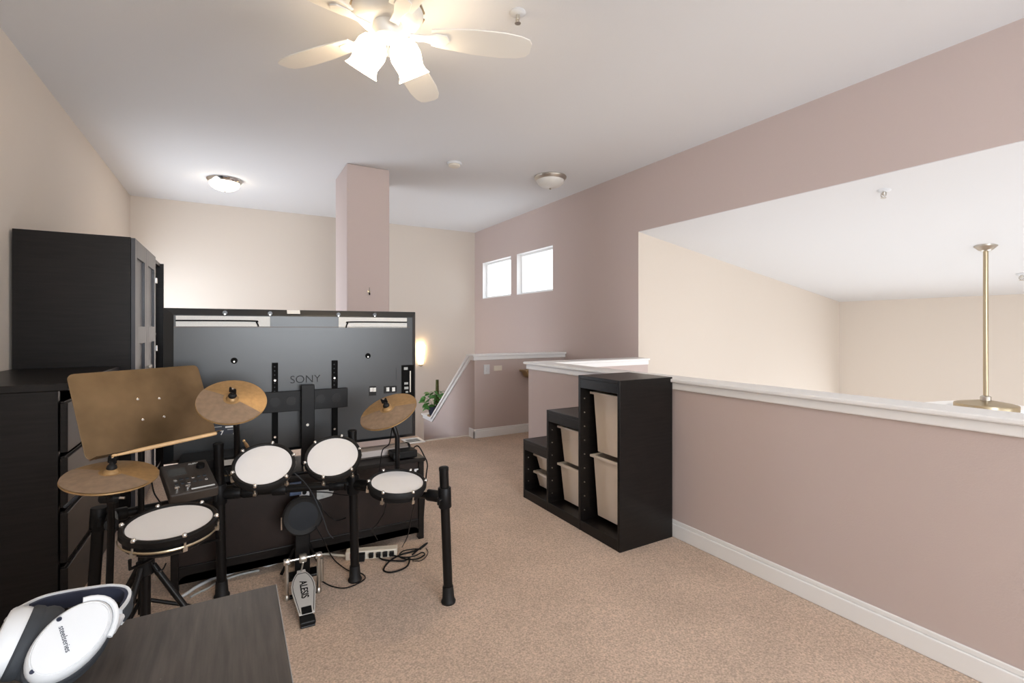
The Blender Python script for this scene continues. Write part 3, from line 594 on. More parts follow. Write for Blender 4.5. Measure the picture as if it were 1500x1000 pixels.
o = MB().box((A.x, yq-.03, bz+.012), (B.x, yq, B.z)).build('pedestal_post', BLKPL, t, bevel=.003); MB().lathe(ony(450.5, 622, yq-.03), (0,-1,0), [(.008, 0), (.007, .004)], 12).build('bolt', STEEL, o)
MB().box((A.x-.06, by0+.01, bz), (B.x+.06, by0+.33, bz+.012)).build('pedestal_foot', BLKPL, t, bevel=.004)
# ------------------------------------------------------------------ gear on and under the TV bench
p = Vector((.27*H, 2.36*H, bz)); y = by0+.03
def ontop(u, v): return onz(u, v, bz)
c = Vector((.60*H, by0+.16, bz)); ax = Vector((1, .0, 0))
t = thing('soundbar', 'long grey-topped soundbar lying on the TV bench', 'soundbar', c)
sec = [(-.04, .0), (-.045, .012), (-.04, .045), (-.02, .058), (.02, .058), (.04, .045), (.045, .012), (.04, 0)]
MB().prism([(q, z) for q, z in sec], c-ax*.18, (0,1,0), (0,0,1), (1,0,0), .36).build('body', mat('warm_grey_metal', (.22, .19, .175), .35, metal=.4), t, bevel=.003)
MB().prism([(q*1.03, z*1.02) for q, z in sec], c+ax*.178, (0,1,0), (0,0,1), (1,0,0), .014).build('end_cap', BLKPL, t); MB().prism([(q*1.03, z*1.02) for q, z in sec], c-ax*.192, (0,1,0), (0,0,1), (1,0,0), .014).build('end_cap', BLKPL, t)
c = Vector((.70*H, by0+.055, bz)); t = thing('media_box', 'small black media box at the right end of the TV bench', 'media box', c)
MB().box(c+Vector((-.07, -.045, .004)), c+Vector((.075, .045, .046))).build('case', BLKPL, t, bevel=.006); MB().box(c+Vector((-.065, -.047, .016)), c+Vector((-.03, -.0451, .03))).build('port_panel', DKGREY, t)
for i, j in ((-1,-1), (1,-1), (1,1), (-1,1)): MB().cyl(c+Vector((.055*i, .03*j, 0)), c+Vector((.055*i, .03*j, .005)), .008, seg=10).build('foot', RUBBER, t)
c = Vector((-.055*H, by0+.108, bz)); t = thing('game_console', 'wide black console box at the left of the TV bench behind the drum module', 'game console', c)
MB().box(c+Vector((-.15, -.10, .005)), c+Vector((.15, .098, .085))).build('case', BLKPL, t, bevel=.008)
MB().box(c+Vector((-.148, -.102, .04)), c+Vector((.148, -.0995, .046))).build('trim_line', GOLDSHEEN, t)
for i, j in ((-1,-1), (1,-1), (1,1), (-1,1)): MB().cyl(c+Vector((.12*i, .08*j, 0)), c+Vector((.12*i, .08*j, .006)), .01, seg=10).build('foot', RUBBER, t)
c2 = c+Vector((-.02, -.005, .0855)); t = thing('cable_box', 'thin black box stacked on the console at the left of the TV bench', 'media box', c2)
MB().box(c2+Vector((-.13, -.10, .0)), c2+Vector((.16, .085, .045))).build('case', BLKPL, t, bevel=.004); MB().box(c2+Vector((.05, -.102, .008)), c2+Vector((.15, -.1, .034))).build('label_strip', PAPER, t)
c = Vector((.42*H, by0+.22, 0)); t = thing('flat_case', 'flat black case lying under the TV bench', 'case', c)
MB().box(c+Vector((-.2, -.14, 0)), c+Vector((.2, .12, .06))).build('shell', BLKPL, t, bevel=.008)
MB().box(c+Vector((-.2, -.1415, .028)), c+Vector((.2, -.1395, .032))).build('seam', BLK, t)
for x in (-.1, .12): MB().box(c+Vector((x, -.146, .02)), c+Vector((x+.03, -.1398, .045))).build('latch', DKGREY, t, bevel=.002)
# ------------------------------------------------------------------ electronic drum kit
def G(x, y, z): return Vector((x, y, z))*H
footR, footM2, footM1, footL = onz(657, 882, 0), onz(520, 850, 0), G(-.033, 2.10, 0), G(-.395, 2.03, 0)
topR = D(650, 685, 1.766); topM2 = D(516, 631, 1.919); topM1 = D(320, 650, 1.80); topL = D(145, 756, 1.57)
kit = thing('electronic_drum_kit', 'black electronic drum kit rack with white mesh pads and bronze cymbals', 'drum kit', (G(.2, 1.95, 0)))
BH = .383*H; TR = .0205
def at_h(f_, t_, z): return f_+(t_-f_)*(z/t_.z)
for f_, t_ in ((footR, topR), (footM2, topM2), (footM1, topM1), (footL, topL)):
    lg = MB().cyl(f_+Uz*.012, t_, TR, seg=20).build('leg', BLK, kit, smooth=True)
    MB().lathe(f_, (t_-f_), [(.031, 0), (.033, .008), (.027, .02), (.024, .07), (.0235, .075)], 20).build('rubber_foot', RUBBER, lg, smooth=True)
    MB().lathe(t_, (t_-f_), [(TR+.001, -.012), (TR+.0015, .002), (TR-.004, .006)], 20).build('end_cap', BLKPL, lg, smooth=True)
bR, b2, b1, bL = at_h(footR, topR, BH), at_h(footM2, topM2, BH), at_h(footM1, topM1, BH), at_h(footL, topL, BH)
for a_, b_ in ((bR, b2), (b2, b1), (b1, bL)):
    MB().cyl(a_, b_, .0185, seg=18).build('crossbar', BLK, kit, smooth=True)
for q, f_, t_ in ((bR, footR, topR), (b2, footM2, topM2), (b1, footM1, topM1), (bL, footL, topL)):
    n_ = (t_-f_).normalized(); cl = MB().lathe(q, n_, [(.027, -.045), (.029, -.042), (.029, .042), (.027, .045)], 20).build('clamp', BLKPL, kit, smooth=True)
    others = [o_ for o_ in ((b2,) if q is bR else (bR, b1) if q is b2 else (b2, bL) if q is b1 else (b1,))]
    for o_ in others:
        d_ = (o_-q).normalized(); MB().lathe(q, d_, [(.024, .02), (.026, .024), (.026, .085), (.023, .09)], 18).build('clamp_sleeve', BLKPL, cl, smooth=True)
    sd = n_.cross((others[0]-q).normalized()); sd = sd if sd.dot(Fv) < 0 else -sd
    MB().cyl(q+sd*.025, q+sd*.052, .004, seg=8).build('clamp_bolt', CHROME, cl); MB().obox(q+sd*.055, n_*.016, sd*.003, n_.cross(sd)*.006).build('wing_nut', BLKPL, cl, bevel=.002)
def nearest(p, a_, b_): k = max(.1, min(.9, (p-a_).dot(b_-a_)/(b_-a_).length_squared)); return a_+(b_-a_)*k
def pad(parent, name, C, n, r, depth=.05, lugs=6, ph=0, rim=.014):
    """mesh-headed pad: C is the centre of the white head, r its radius; returns the pad part (or adds parts to a thing)"""
    n = Vector(n).normalized(); C = Vector(C)
    sub = parent
    body = MB().lathe(C, n, [(r*.55, -depth-.012), (r*.9, -depth), (r+.006, -depth*.75), (r+.008, -.012), (r+.003, -.006)], 48).build(name, BLKPL, parent, smooth=True)
    par = body if parent.parent is None and name != 'shell' else parent
    MB().lathe(C, n, [(r+.002, .0), (r, .003), (r*.6, .0035), (r*.02, .0037)], 48).build('mesh_head', MESHW, par, smooth=True)
    g = MB().lathe(C, n, [(r-.001, .004), (r+.003, .009), (r+rim*.7, .010), (r+rim, .005), (r+rim, -.012), (r+rim*.6, -.016), (r+.004, -.016), (r-.001, .004)], 48, cap=False); g.build('hoop', RUBBER if name != 'shell' else BLK, par, smooth=True)
    a, b, _ = MB().frame(n)
    for k in range(lugs):
        th = 2*PI*(k+ph)/lugs; d_ = a*math.cos(th)+b*math.sin(th); q = C+d_*(r+rim*.75)
        MB().lathe(q, n, [(.0075, .006), (.008, .010), (.006, .015), (.003, .017)], 10).build('tension_screw', CHROME, par, smooth=True)
        MB().cyl(q+d_*.004+n*-.012, q+d_*.004-n*min(.038, depth*.8), .0035, seg=8).obox(q+d_*.002-n*min(.034, depth*.75), d_*.006, n*.007, n.cross(d_)*.006).build('lug', STEEL, par)
    return body
TOM1, TOM2, TOM3 = G(.0916, 1.7947, .5475), G(.3245, 1.8911, .5211), D(582.2, 707, 1.72)
for C, n, r, seg_ in ((TOM1, (-.042, -.551, .834), .0842*H, (b1, b2)), (TOM2, (-.15, -.565, .811), .089*H, (b1, b2)), (TOM3, (.032, -.165, .986), .0905*H, (b2, bR))):
    n = Vector(n).normalized(); pad(kit, 'tom_pad', C, n, r, .045, 6, .25)
    q = nearest(C-n*.06, *seg_); s_ = C-n*.052
    ar = MB().tube(smooth_path([s_, s_-n*.03, (s_-n*.03+q+Uz*.05)/2, q+Uz*.04, q], 4), .008, 10).build('pad_arm', CHROME, kit, smooth=True)
    dd = (seg_[1]-seg_[0]).normalized(); MB().lathe(q-dd*.03, dd, [(.024, 0), (.026, .004), (.026, .056), (.024, .06)], 18).build('clamp', BLKPL, kit, smooth=True)
def cymbal(C, n, r, arm, nut_h=.04):
    n = Vector(n).normalized(); C = Vector(C); b_ = r*.16
    prof = [(r-.002, -.006), (r, -.003), (r-.001, 0), (r*.6, .008), (r*.3, .014), (b_*1.15, .016), (b_, .022), (b_*.6, .030), (.008, .032)]
    cy = MB().lathe(C-n*.008, n, prof, 64).build('cymbal', CYMB, kit, smooth=True)
    # strike zone: a thin raised rubber half on the drummer's side
    a, bb_, _ = MB().frame(n); fw = (-Fv-n*(-Fv).dot(n)).normalized(); sd = n.cross(fw); vs = []; fs = []; K = 28
    rr = [r*.985, r*.62, r*.26]
    for R_ in rr:
        for k in range(K+1):
            th = -PI*.5+PI*k/K; h = .0025+(0 if R_ > r*.9 else .008 if R_ > r*.5 else .0135)-.008+.0005
            vs.append(C+n*h+(fw*math.cos(th)+sd*math.sin(th))*R_)
    for j in range(2):
        for k in range(K): i = j*(K+1)+k; fs.append((i, i+1, i+K+2, i+K+1))
    MB().add(vs, fs).build('strike_zone', STRIKE, cy, smooth=True)
    MB().lathe(C+n*.02, n, [(.015, 0), (.016, .004), (.013, .012), (.008, .016), (.008, .028)], 16).build('felt_washer', RUBBER, cy, smooth=True)
    MB().obox(C+n*.05, n*.010, sd*.014, fw*.004).obox(C+n*.058+sd*.010, n*.008, sd*.004, fw*.003).obox(C+n*.058-sd*.010, n*.008, sd*.004, fw*.003).build('wing_nut', BLKPL, cy, bevel=.002)
    MB().tube([C-n*.05, C+n*.062], .0035, 8).build('threaded_rod', CHROME, cy)
    MB().tube(arm, .0115, 12).build('cymbal_arm', BLK, kit, smooth=True)
    MB().lathe(C-n*.05, n, [(.016, 0), (.017, .003), (.017, .022), (.012, .026)], 16).build('tilter', BLKPL, kit, smooth=True)
STRIKE = mat('worn_brown_rubber', (.23, .155, .10), .6, noise=(45, .15))
C1, C2, C3 = G(.0004, 1.8704, .7593), G(.5205, 1.8588, .6848), G(-.2982, 1.7656, .5838)
n1, n2, n3 = Vector((.026, -.602, .798)), Vector((-.417, -.276, .866)), Vector((.088, -.167, .982))
q1 = nearest(C1, b1, b2); q2 = nearest(C2, b2, bR); q3 = D(163, 770, 1.5)
cymbal(C1, n1, .1046*H, [C1-n1*.04, D(346, 622, 1.64), D(347, 640, 1.68), D(347, 690, 1.74), q1+Uz*.02])
cymbal(C2, n2, .1117*H, [C2-n2*.04, D(578, 628, 1.87), D(582, 640, 1.88), D(582, 712, 1.86), q2+Uz*.0])
cymbal(C3, n3, .112*H, [C3-n3*.04, D(162, 724, 1.42), D(163, 770, 1.46), D(160, 868, 1.46)])
for q, a_, b_ in ((q1, b1, b2), (q2, b2, bR)):
    dd = (b_-a_).normalized(); MB().lathe(q-dd*.03, dd, [(.024, 0), (.026, .004), (.026, .056), (.024, .06)], 18).build('clamp', BLKPL, kit, smooth=True)
qq = nearest(q3, bL, b1); MB().tube([D(163, 768, 1.46), (D(163, 768, 1.46)+qq)/2, qq], .022, 12).build('clamp', BLKPL, kit, smooth=True)
# small T clamp below the hi-hat
p = D(161, 729, 1.43); MB().lathe(p-Rv*.03, Rv, [(.017, 0), (.019, .003), (.019, .052), (.016, .056)], 14).build('clamp', BLKPL, kit, smooth=True); MB().cyl(p+Rv*.024, p+Rv*.055, .004, seg=8).build('clamp_bolt', CHROME, kit)
MB().tube([D(118, 722, 1.42), D(95, 742, 1.43)], .006, 8).build('trigger_rod', DKGREY, kit); MB().tube([D(133, 775, 1.52), D(99, 822, 1.52)], .0055, 8).build('brace_rod', BLK, kit)
# drum module
mc = G(-.1228, 1.9184, .511); yaw, lean = math.radians(14.6), math.radians(72)
ma = Vector((math.cos(yaw), math.sin(yaw), 0)); mb_ = Vector((-math.sin(yaw), math.cos(yaw), 0)); mu = mb_*math.sin(lean)+Uz*math.cos(lean); mn = ma.cross(mu)
md = MB().obox(mc-mn*.022, ma*.082, mu*.112, mn*.022).build('drum_module', mat('module_charcoal', (.045, .036, .030), .4), kit, bevel=.006)
MB().obox(mc+mu*.045-ma*.035+mn*.0005, ma*.03, mu*.025, mn*.001).build('display', mat('module_screen', (.06, .06, .055), .2), md)
for i in range(6):
    for j in range(2): MB().obox(mc+ma*(-.05+.02*i)+mu*(-.015-.03*j)+mn*.001, ma*.006, mu*.005, mn*.002).build('button', CHROME if (i+j) % 3 == 0 else DKGREY, md, bevel=.001)
for i in range(2): MB().lathe(mc+ma*(-.055+.035*i)-mu*.08, mn, [(.010, 0), (.0095, .012), (.006, .014)], 14).build('knob', CHROME, md, smooth=True)
MB().lathe(mc+ma*.05+mu*.055, mn, [(.016, 0), (.015, .014), (.01, .016)], 18).build('dial', BLKPL, md, smooth=True)
MB().obox(mc+ma*.03-mu*.095+mn*.001, ma*.04, mu*.003, mn*.001).build('label_stripe', PAPER, md)
text('module_lettering', 'ALESIS', .013, PAPER, md, mc+ma*.03+mu*.088+mn*.001, ma, mu, .0004)
MB().tube([mc-mn*.045, b1+(bL-b1)*.12], .012, 10).build('module_arm', BLK, kit, smooth=True)
# ------------------------------------------------------------------ snare on its own tripod stand
SC_, SN, SR = G(-.1433, 1.5839, .4771), Vector((.006, -.12, .993)).normalized(), .0975*H
sb = onz(212.5, 1010, 0); sb = D(213, 880, 1.34); sb.z = 0
sd_ = SC_-SN*.075
st = thing('snare_stand', 'black tripod snare stand behind the desk', 'drum stand', sb)
hz = sd_.z-.09
MB().tube([sb+Uz*.10, Vector((sb.x, sb.y, sd_.z-.05)), (Vector((sb.x, sb.y, sd_.z-.05))+sd_*2)/3-Uz*.005, sd_-SN*.012], .0155, 14).build('post', BLK, st, smooth=True)
MB().lathe(Vector((sb.x, sb.y, hz-.03)), (0,0,1), [(.022, 0), (.026, .004), (.026, .045), (.02, .05)], 16).build('collar', BLKPL, st, smooth=True)
for la, fo in ((-.235, -.02), (.26, .08), (.02, -.25)):
    r = Rv*la+Fv*fo; ft = sb+r; h0_ = Vector((sb.x, sb.y, hz))+r*.08
    lg = MB().tube([h0_, ft-r*.05+Uz*.022, ft+Uz*.014], .0105, 10).build('leg', BLK, st, smooth=True)
    MB().tube([Vector((sb.x, sb.y, .12)), h0_+(ft-h0_)*.5], .007, 8).build('brace', BLK, lg); MB().lathe(ft, (0,0,1), [(.015, 0), (.016, .014), (.01, .024)], 14).build('rubber_foot', RUBBER, lg, smooth=True)
for ang in (0, 120, 240):
    a = math.radians(ang+20); A_, B_, _ = MB().frame(SN); r = A_*math.cos(a)+B_*math.sin(a)
    MB().tube([sd_-SN*.012, sd_+r*SR*.8-SN*.008, sd_+r*(SR+.022)+SN*.0, sd_+r*(SR+.022)+SN*.03], .005, 8).build('basket_arm', BLK, st, smooth=True)
sn = thing('snare_pad', 'round black snare pad with white mesh head on the tripod stand', 'drum', SC_-SN*.07)
pad(sn, 'shell', SC_, SN, SR, .058, 6, .35, .016)
MB().lathe(SC_, SN, [(SR+.017, -.022), (SR+.019, -.026), (SR+.017, -.03)], 48, cap=False).build('bronze_band', BRASS, sn, smooth=True)
# ------------------------------------------------------------------ kick tower and pedal
kc = D(444, 755, 1.93); kn = (-(Vector((.0, 1, 0)))+Vector((-.05, 0, .12))).normalized()
kb = Vector((kc.x, kc.y+.03, 0)); t = thing('kick_tower', 'black round kick drum pad on a short tower behind the pedal', 'drum', kb)
MB().lathe(kc, kn, [(.078, -.035), (.090, -.03), (.094, -.01), (.093, .008), (.087, .013), (.080, .010)], 48).build('rim', RUBBER, t, smooth=True)
MB().lathe(kc, kn, [(.081, .009), (.06, .0105), (.02, .012), (.002, .0125)], 48).build('pad_face', mat('kick_pad_fabric', (.008, .010, .014), .6, spec=.3, bump=(700, .2, .001)), t, smooth=True)
MB().box((kc.x-.034, kc.y+.015, .01), (kc.x+.034, kc.y+.045, kc.z)).build('tower_plate', BLK, t, bevel=.004)
MB().box((kc.x-.075, kc.y+.0, 0), (kc.x+.075, kc.y+.085, .012)).build('base_plate', BLK, t, bevel=.004)
for s_ in (-1, 1): MB().tube([(kc.x+.03*s_, kc.y+.04, .15), (kc.x+.09*s_, kc.y+.08, .012)], .008, 8).build('brace', BLK, t)
MB().tube([kc+Vector((-.096, 0, .01)), kc+Vector((-.096, 0, -.05))], .004, 8).build('tuning_rod', CHROME, t)
heel = onz(451, 917, 0); toe = onz(441, 836, .078); toe.z = 0; ad = (toe-heel).normalized(); sd = Vector((ad.y, -ad.x, 0)); Lb = (toe-heel).length
t = thing('kick_pedal', 'silver bass drum pedal with ALESIS lettering on its footboard', 'drum pedal', (heel+toe)/2)
MB().prism([(-.028, -.01), (.028, -.01), (.028, .05), (.022, Lb+.03), (-.022, Lb+.03), (-.028, .05)], heel, sd, ad, Uz, .008).build('base_plate', BLK, t, bevel=.003)
hb = MB().prism([(-.03, -.012), (.03, -.012), (.03, .04), (-.03, .04)], heel+Uz*.008, sd, ad, Uz, .018).build('heel_block', BLKPL, t, bevel=.005)
h0 = heel+ad*.035+Uz*.030; h1 = toe+ad*-.0+Uz*.078; fd = (h1-h0).normalized(); fn_ = sd.cross(fd); Lf = (h1-h0).length
poly = [(-.031, 0), (.031, 0), (.042, Lf*.3), (.050, Lf*.52), (.050, Lf*.64), (.044, Lf*.76), (.032, Lf*.87), (.020, Lf*.94), (.018, Lf), (-.018, Lf), (-.020, Lf*.94), (-.032, Lf*.87), (-.044, Lf*.76), (-.050, Lf*.64), (-.050, Lf*.52), (-.042, Lf*.3)]
fb = MB().prism(poly, h0, sd, fd, fn_, .006).build('footboard', SILV, t, bevel=.002)
ring_pts = [h0+sd*x*.86+fd*(Lf*.5+(y_-Lf*.5)*.92)+fn_*.0065 for x, y_ in poly]
MB().tube(ring_pts[1:8]+ring_pts[10:]+ring_pts[:1], .0013, 5).build('inlay_line', BLK, fb)
text('footboard_lettering', 'ALESIS', .043, BLK, fb, h0+fd*Lf*.52+fn_*.0068, -fd, sd, .0005, bold=.0006)
MB().obox(h0+fd*.02+fn_*.007, sd*.020, fd*.022, fn_*.002).build('heel_badge', BLKPL, fb, bevel=.002)
xl, xr = D(420, 878, 1.78), D(466, 862, 1.80); xl.z = xr.z = 0; xr = xl+sd*.135+ad*.005; zt = .185
for q in (xl, xr):
    MB().tube([q+Uz*.01, q+Uz*zt], .0085, 10).build('axle_post', STEEL, t, smooth=True); MB().lathe(q+Uz*0, (0,0,1), [(.013, 0), (.013, .018), (.009, .024)], 12).build('post_foot', STEEL, t, smooth=True)
    MB().lathe(q+Uz*(zt-.012), sd, [(.013, -.014), (.015, -.01), (.015, .01), (.013, .014)], 16).build('bearing', CHROME, t, smooth=True)
ax_ = MB().tube([xl+Uz*(zt-.01), xr+Uz*(zt-.01)], .0055, 12).build('axle', CHROME, t, smooth=True)
mid = (xl+xr)/2+Uz*(zt-.01); MB().lathe(mid, sd, [(.018, -.015), (.02, -.011), (.02, .011), (.018, .015)], 18).build('beater_hub', STEEL, ax_, smooth=True)
MB().tube([mid-Uz*.015-ad*.012, h0+fd*Lf*.97+fn_*.004], .004, 8).build('drive_chain', STEEL, t)
MB().tube([xr+Uz*(zt-.03)+sd*.012, xr+Uz*.05+sd*.014], .009, 10).build('return_spring', STEEL, t, smooth=True)
MB().prism([(-.07, -.006), (.075, -.006), (.075, .02), (-.07, .02)], (xl+xr)/2+Uz*.001, sd, ad, Uz, .009).build('cross_base', BLK, t, bevel=.002)
# ------------------------------------------------------------------ drumsticks
def stick(a_, b_, label):
    a_ = Vector(a_); b_ = Vector(b_); d_ = (b_-a_); L = d_.length
    tag(MB().lathe(a_, d_, [(.003, 0), (.0072, .004), (.0075, L*.5), (.0072, L*.75), (.0042, L*.95), (.0035, L-.016), (.0058, L-.010), (.0052, L-.003), (.002, L)], 14).build('drumstick', WOODST, smooth=True), label, 'drumstick', 'hickory drumsticks')
stick(D(318, 634, 1.58), D(163, 668, 1.40), 'wooden drumstick lying from the hi-hat to the music stand lip')
stick(D(371, 668, 1.98), D(357, 645, 1.70), 'wooden drumstick stuck upright behind the first tom pad')
# ------------------------------------------------------------------ music stand
pc = G(-.238, 1.985, .7387); yaw, lean = math.radians(37.55), math.radians(22.3); W2, H2 = .244, .164
pa = Vector((math.cos(yaw), math.sin(yaw), 0)); pb = Vector((-math.sin(yaw), math.cos(yaw), 0)); pu = pb*math.sin(lean)+Uz*math.cos(lean); pn = pa.cross(pu)
base = pc+pb*.05; base = Vector((base.x, base.y, 0))
t = thing('music_stand', 'dark sheet-metal music stand desk tilted over the hi-hat', 'music stand', base)
rc = .022; poly = []
for sx, sy, a0_ in ((1, 1, 0), (-1, 1, 90), (-1, -1, 180), (1, -1, 270)):
    for k in range(5): a = math.radians(a0_+22.5*k); poly.append((sx*(W2-rc)+rc*math.cos(a), sy*(H2-rc)+rc*math.sin(a)))
dk = MB().prism(poly, pc-pn*.003, pa, pu, pn, .003).build('desk_plate', GOLDSHEEN, t, bevel=.001)
MB().obox(pc-pu*(H2-.001)+pn*.025, pa*(W2-.01), pu*.0015, pn*.028).build('lip', GOLDSHEEN, dk)
for i, j in ((-.022, .038), (.058, .03), (-.022, -.048), (.058, -.05)): MB().lathe(pc+pa*(i-.012)+pu*(j-.0), pn, [(.0055, 0), (.005, .002), (.002, .003)], 10).build('rivet', CHROME, dk, smooth=True)
MB().obox(pc-pn*.012, pa*.04, pu*.05, pn*.008).build('tilt_bracket', BLK, t, bevel=.003)
MB().tube([base+Uz*.06, Vector((base.x, base.y, pc.z-.03)), pc-pn*.016], .011, 12).build('post', BLK, t, smooth=True)
for ang in (10, 130, 250):
    a = math.radians(ang); r = Vector((math.cos(a), math.sin(a), 0)); MB().tube([base+Uz*.12, base+r*.14+Uz*.045, base+r*.2+Uz*.009], .008, 8).build('leg', BLK, t, smooth=True)
# ------------------------------------------------------------------ power strip and cables
pA = onz(507, 818, 0); pB = onz(582, 812, 0); pd = (pB-pA).normalized(); ps = Vector((pd.y, -pd.x, 0)); Ls = (pB-pA).length; pm = (pA+pB)/2
t = thing('power_strip', 'cream power strip with black plugs on the carpet under the bench', 'power strip', pm)
MB().obox(pm+Uz*.022, pd*Ls/2, ps*.026, Uz*.022).build('housing', CREAMPL, t, bevel=.004)
MB().obox(pA+pd*.035+ps*.028+Uz*.024, pd*.011, ps*.003, Uz*.013).build('rocker_switch', RED, t, bevel=.001)
for k, s_ in ((.30, 1.7), (.50, .9), (.64, .9), (.77, .9), (.90, .9)):
    MB().obox(pA+pd*Ls*k+ps*(.036+.012*(s_ > 1))+Uz*.024, pd*.013*s_, ps*.012*s_, Uz*.013*min(s_, 1.3)).build('plug', BLKPL, t, bevel=.003)
def cable(name, pts, r, m, label, cat='cable', seg=7, n=6):
    return tag(MB().tube(smooth_path(pts, n), r, seg).build(name, m, smooth=True), label, cat)
z = .006
MB().tube(smooth_path([onz(u, v, z+.01) for u, v in ((508, 814), (495, 813), (478, 811), (466, 812), (455, 813))]), .006, 7).build('power_cord', CREAMPL, t, smooth=True)
cable('white_cable', [onz(u, v, .008) for u, v in ((262, 876), (275, 868), (290, 858), (317, 845), (335, 840), (352, 833), (368, 827), (380, 826), (392, 828), (406, 823))], .0075, WHPL, 'thick white cable snaking along under the TV bench')
cable('grey_cable', [onz(u, v, .006) for u, v in ((279, 874), (290, 868), (303, 862), (318, 853), (345, 843), (365, 838), (380, 835))], .005, GREYPAT, 'thin grey cable lying beside the thick white cable')
cable('black_cable', [onz(u, v, z) for u, v in ((552, 812), (560, 819), (578, 821), (592, 821), (600, 817), (597, 828), (585, 835), (570, 838), (562, 834), (570, 822), (585, 813), (602, 808), (616, 803), (626, 795), (618, 800), (604, 812))], .0042, BLKPL, 'black cable looped widest on the carpet beside the power strip')
cable('tangled_cable', [onz(u, v, z+.008) for u, v in ((560, 810), (575, 813), (592, 816), (607, 814), (618, 809), (622, 812), (612, 818), (598, 819), (585, 815), (590, 807), (606, 804), (617, 804))], .0035, BLKPL, 'tangle of black cable at the end of the power strip')
cable('thin_cord', [onz(u, v, .005) for u, v in ((604, 821), (616, 821), (624, 815), (627, 808), (624, 803))], .002, BLKPL, 'thin dark cord curling at the edge of the tangle')
cable('trigger_cable', [D(462, 770, 1.9), D(476, 795, 1.93), onz(483, 810, .04), onz(492, 822, z), onz(510, 835, z), onz(528, 839, z), onz(535, 846, z), onz(525, 854, z), onz(505, 861, z), onz(485, 858, z), onz(470, 850, z)], .0028, BLKPL, 'thin black cable looping on the carpet around the rack foot')
for i, (pts, lab) in enumerate([
    ([D(566, 735, 1.75), D(562, 752, 1.8), D(552, 768, 1.86), D(546, 776, 1.95), D(553, 790, 2.05)], 'thin black cable drooping under the third tom pad'),
    ([D(607, 738, 1.75), D(602, 760, 1.85), D(597, 785, 1.95), onz(589, 801, .03)], 'thin black cable dropping from the third tom pad to the power strip'),
    ([D(574, 628, 1.86), D(570, 650, 1.9), D(560, 660, 1.95), D(556, 690, 1.95), D(551, 712, 1.9)], 'thin black cable hanging below the tilted small cymbal'),
    ([D(432, 693, 1.66), D(446, 706, 1.72), D(456, 720, 1.8), D(465, 738, 1.80), D(474, 760, 1.82), D(481, 780, 1.86), D(488, 788, 1.9)], 'thin dark grey cable curving between the two middle tom pads'),
    ([D(453, 720, 1.8), D(480, 721, 1.9), D(505, 725, 1.9), D(516, 725, 1.9)], 'thin cable stretched across the bench back to the rack leg'),
    ([D(474, 748, 1.9), D(483, 757, 1.98), D(494, 762, 2.0), D(507, 758, 1.98)], 'thin cable sagging beside the kick pad'),
    ([D(222, 705, 1.42), D(226, 722, 1.44), D(234, 735, 1.46), D(236, 742, 1.5), D(233, 752, 1.52)], 'thin black cable curving down beside the drum module'),
    ([D(221, 822, 1.32), D(229, 836, 1.33), D(238, 834, 1.34), D(243, 825, 1.36)], 'thin black cable hanging in a small loop under the snare pad'),
    ([D(331, 690, 1.72), D(337, 702, 1.66), D(345, 712, 1.66)], 'short black cable at the rim of the first tom pad')]):
    cable('drum_cable', pts, .0026 if i != 3 else .0024, BLKPL if i != 3 else DKGREY, lab)
cable('media_cable', [ontop(602, 664)+Uz*.02, ontop(612, 660)+Uz*.03, D(621, 667, 2.36), D(626, 680, 2.34), D(624, 700, 2.33), onz(619, 770, .02)], .004, BLKPL, 'black cable arching over the right end of the TV bench')
# ------------------------------------------------------------------ desk and headphones
dz = .594*H; dx0, dx1, dy0, dy1 = XL+.02, .06*H, -.05, .853*H
t = thing('desk', 'dark brown desk top with a thin edge, scuffed, under the headphones', 'desk', ((dx0+dx1)/2, (dy0+dy1)/2, 0))
MB().box((dx0, dy0, dz-.025), (dx1, dy1, dz)).build('desk_top', DESKM, t, bevel=.0015)
for x, y in ((dx0+.02, dy0+.02), (dx1-.09, dy0+.02), (dx0+.02, dy1-.09), (dx1-.09, dy1-.09)): MB().box((x, y, 0), (x+.05, y+.05, dz-.025)).build('leg', BLKBRN, t, bevel=.002)
MB().box((dx0+.07, dy0+.03, dz-.12), (dx1-.09, dy0+.045, dz-.025)).build('modesty_panel', BLKBRN, t)
MB().box((dx1, dy0, dz-.024), (dx1+.001, dy1, dz-.0005)).build('edge_highlight_strip', mat('edge_highlight', (.35, .34, .34), .4), t)  # pale strip paints the highlight along the right desk edge
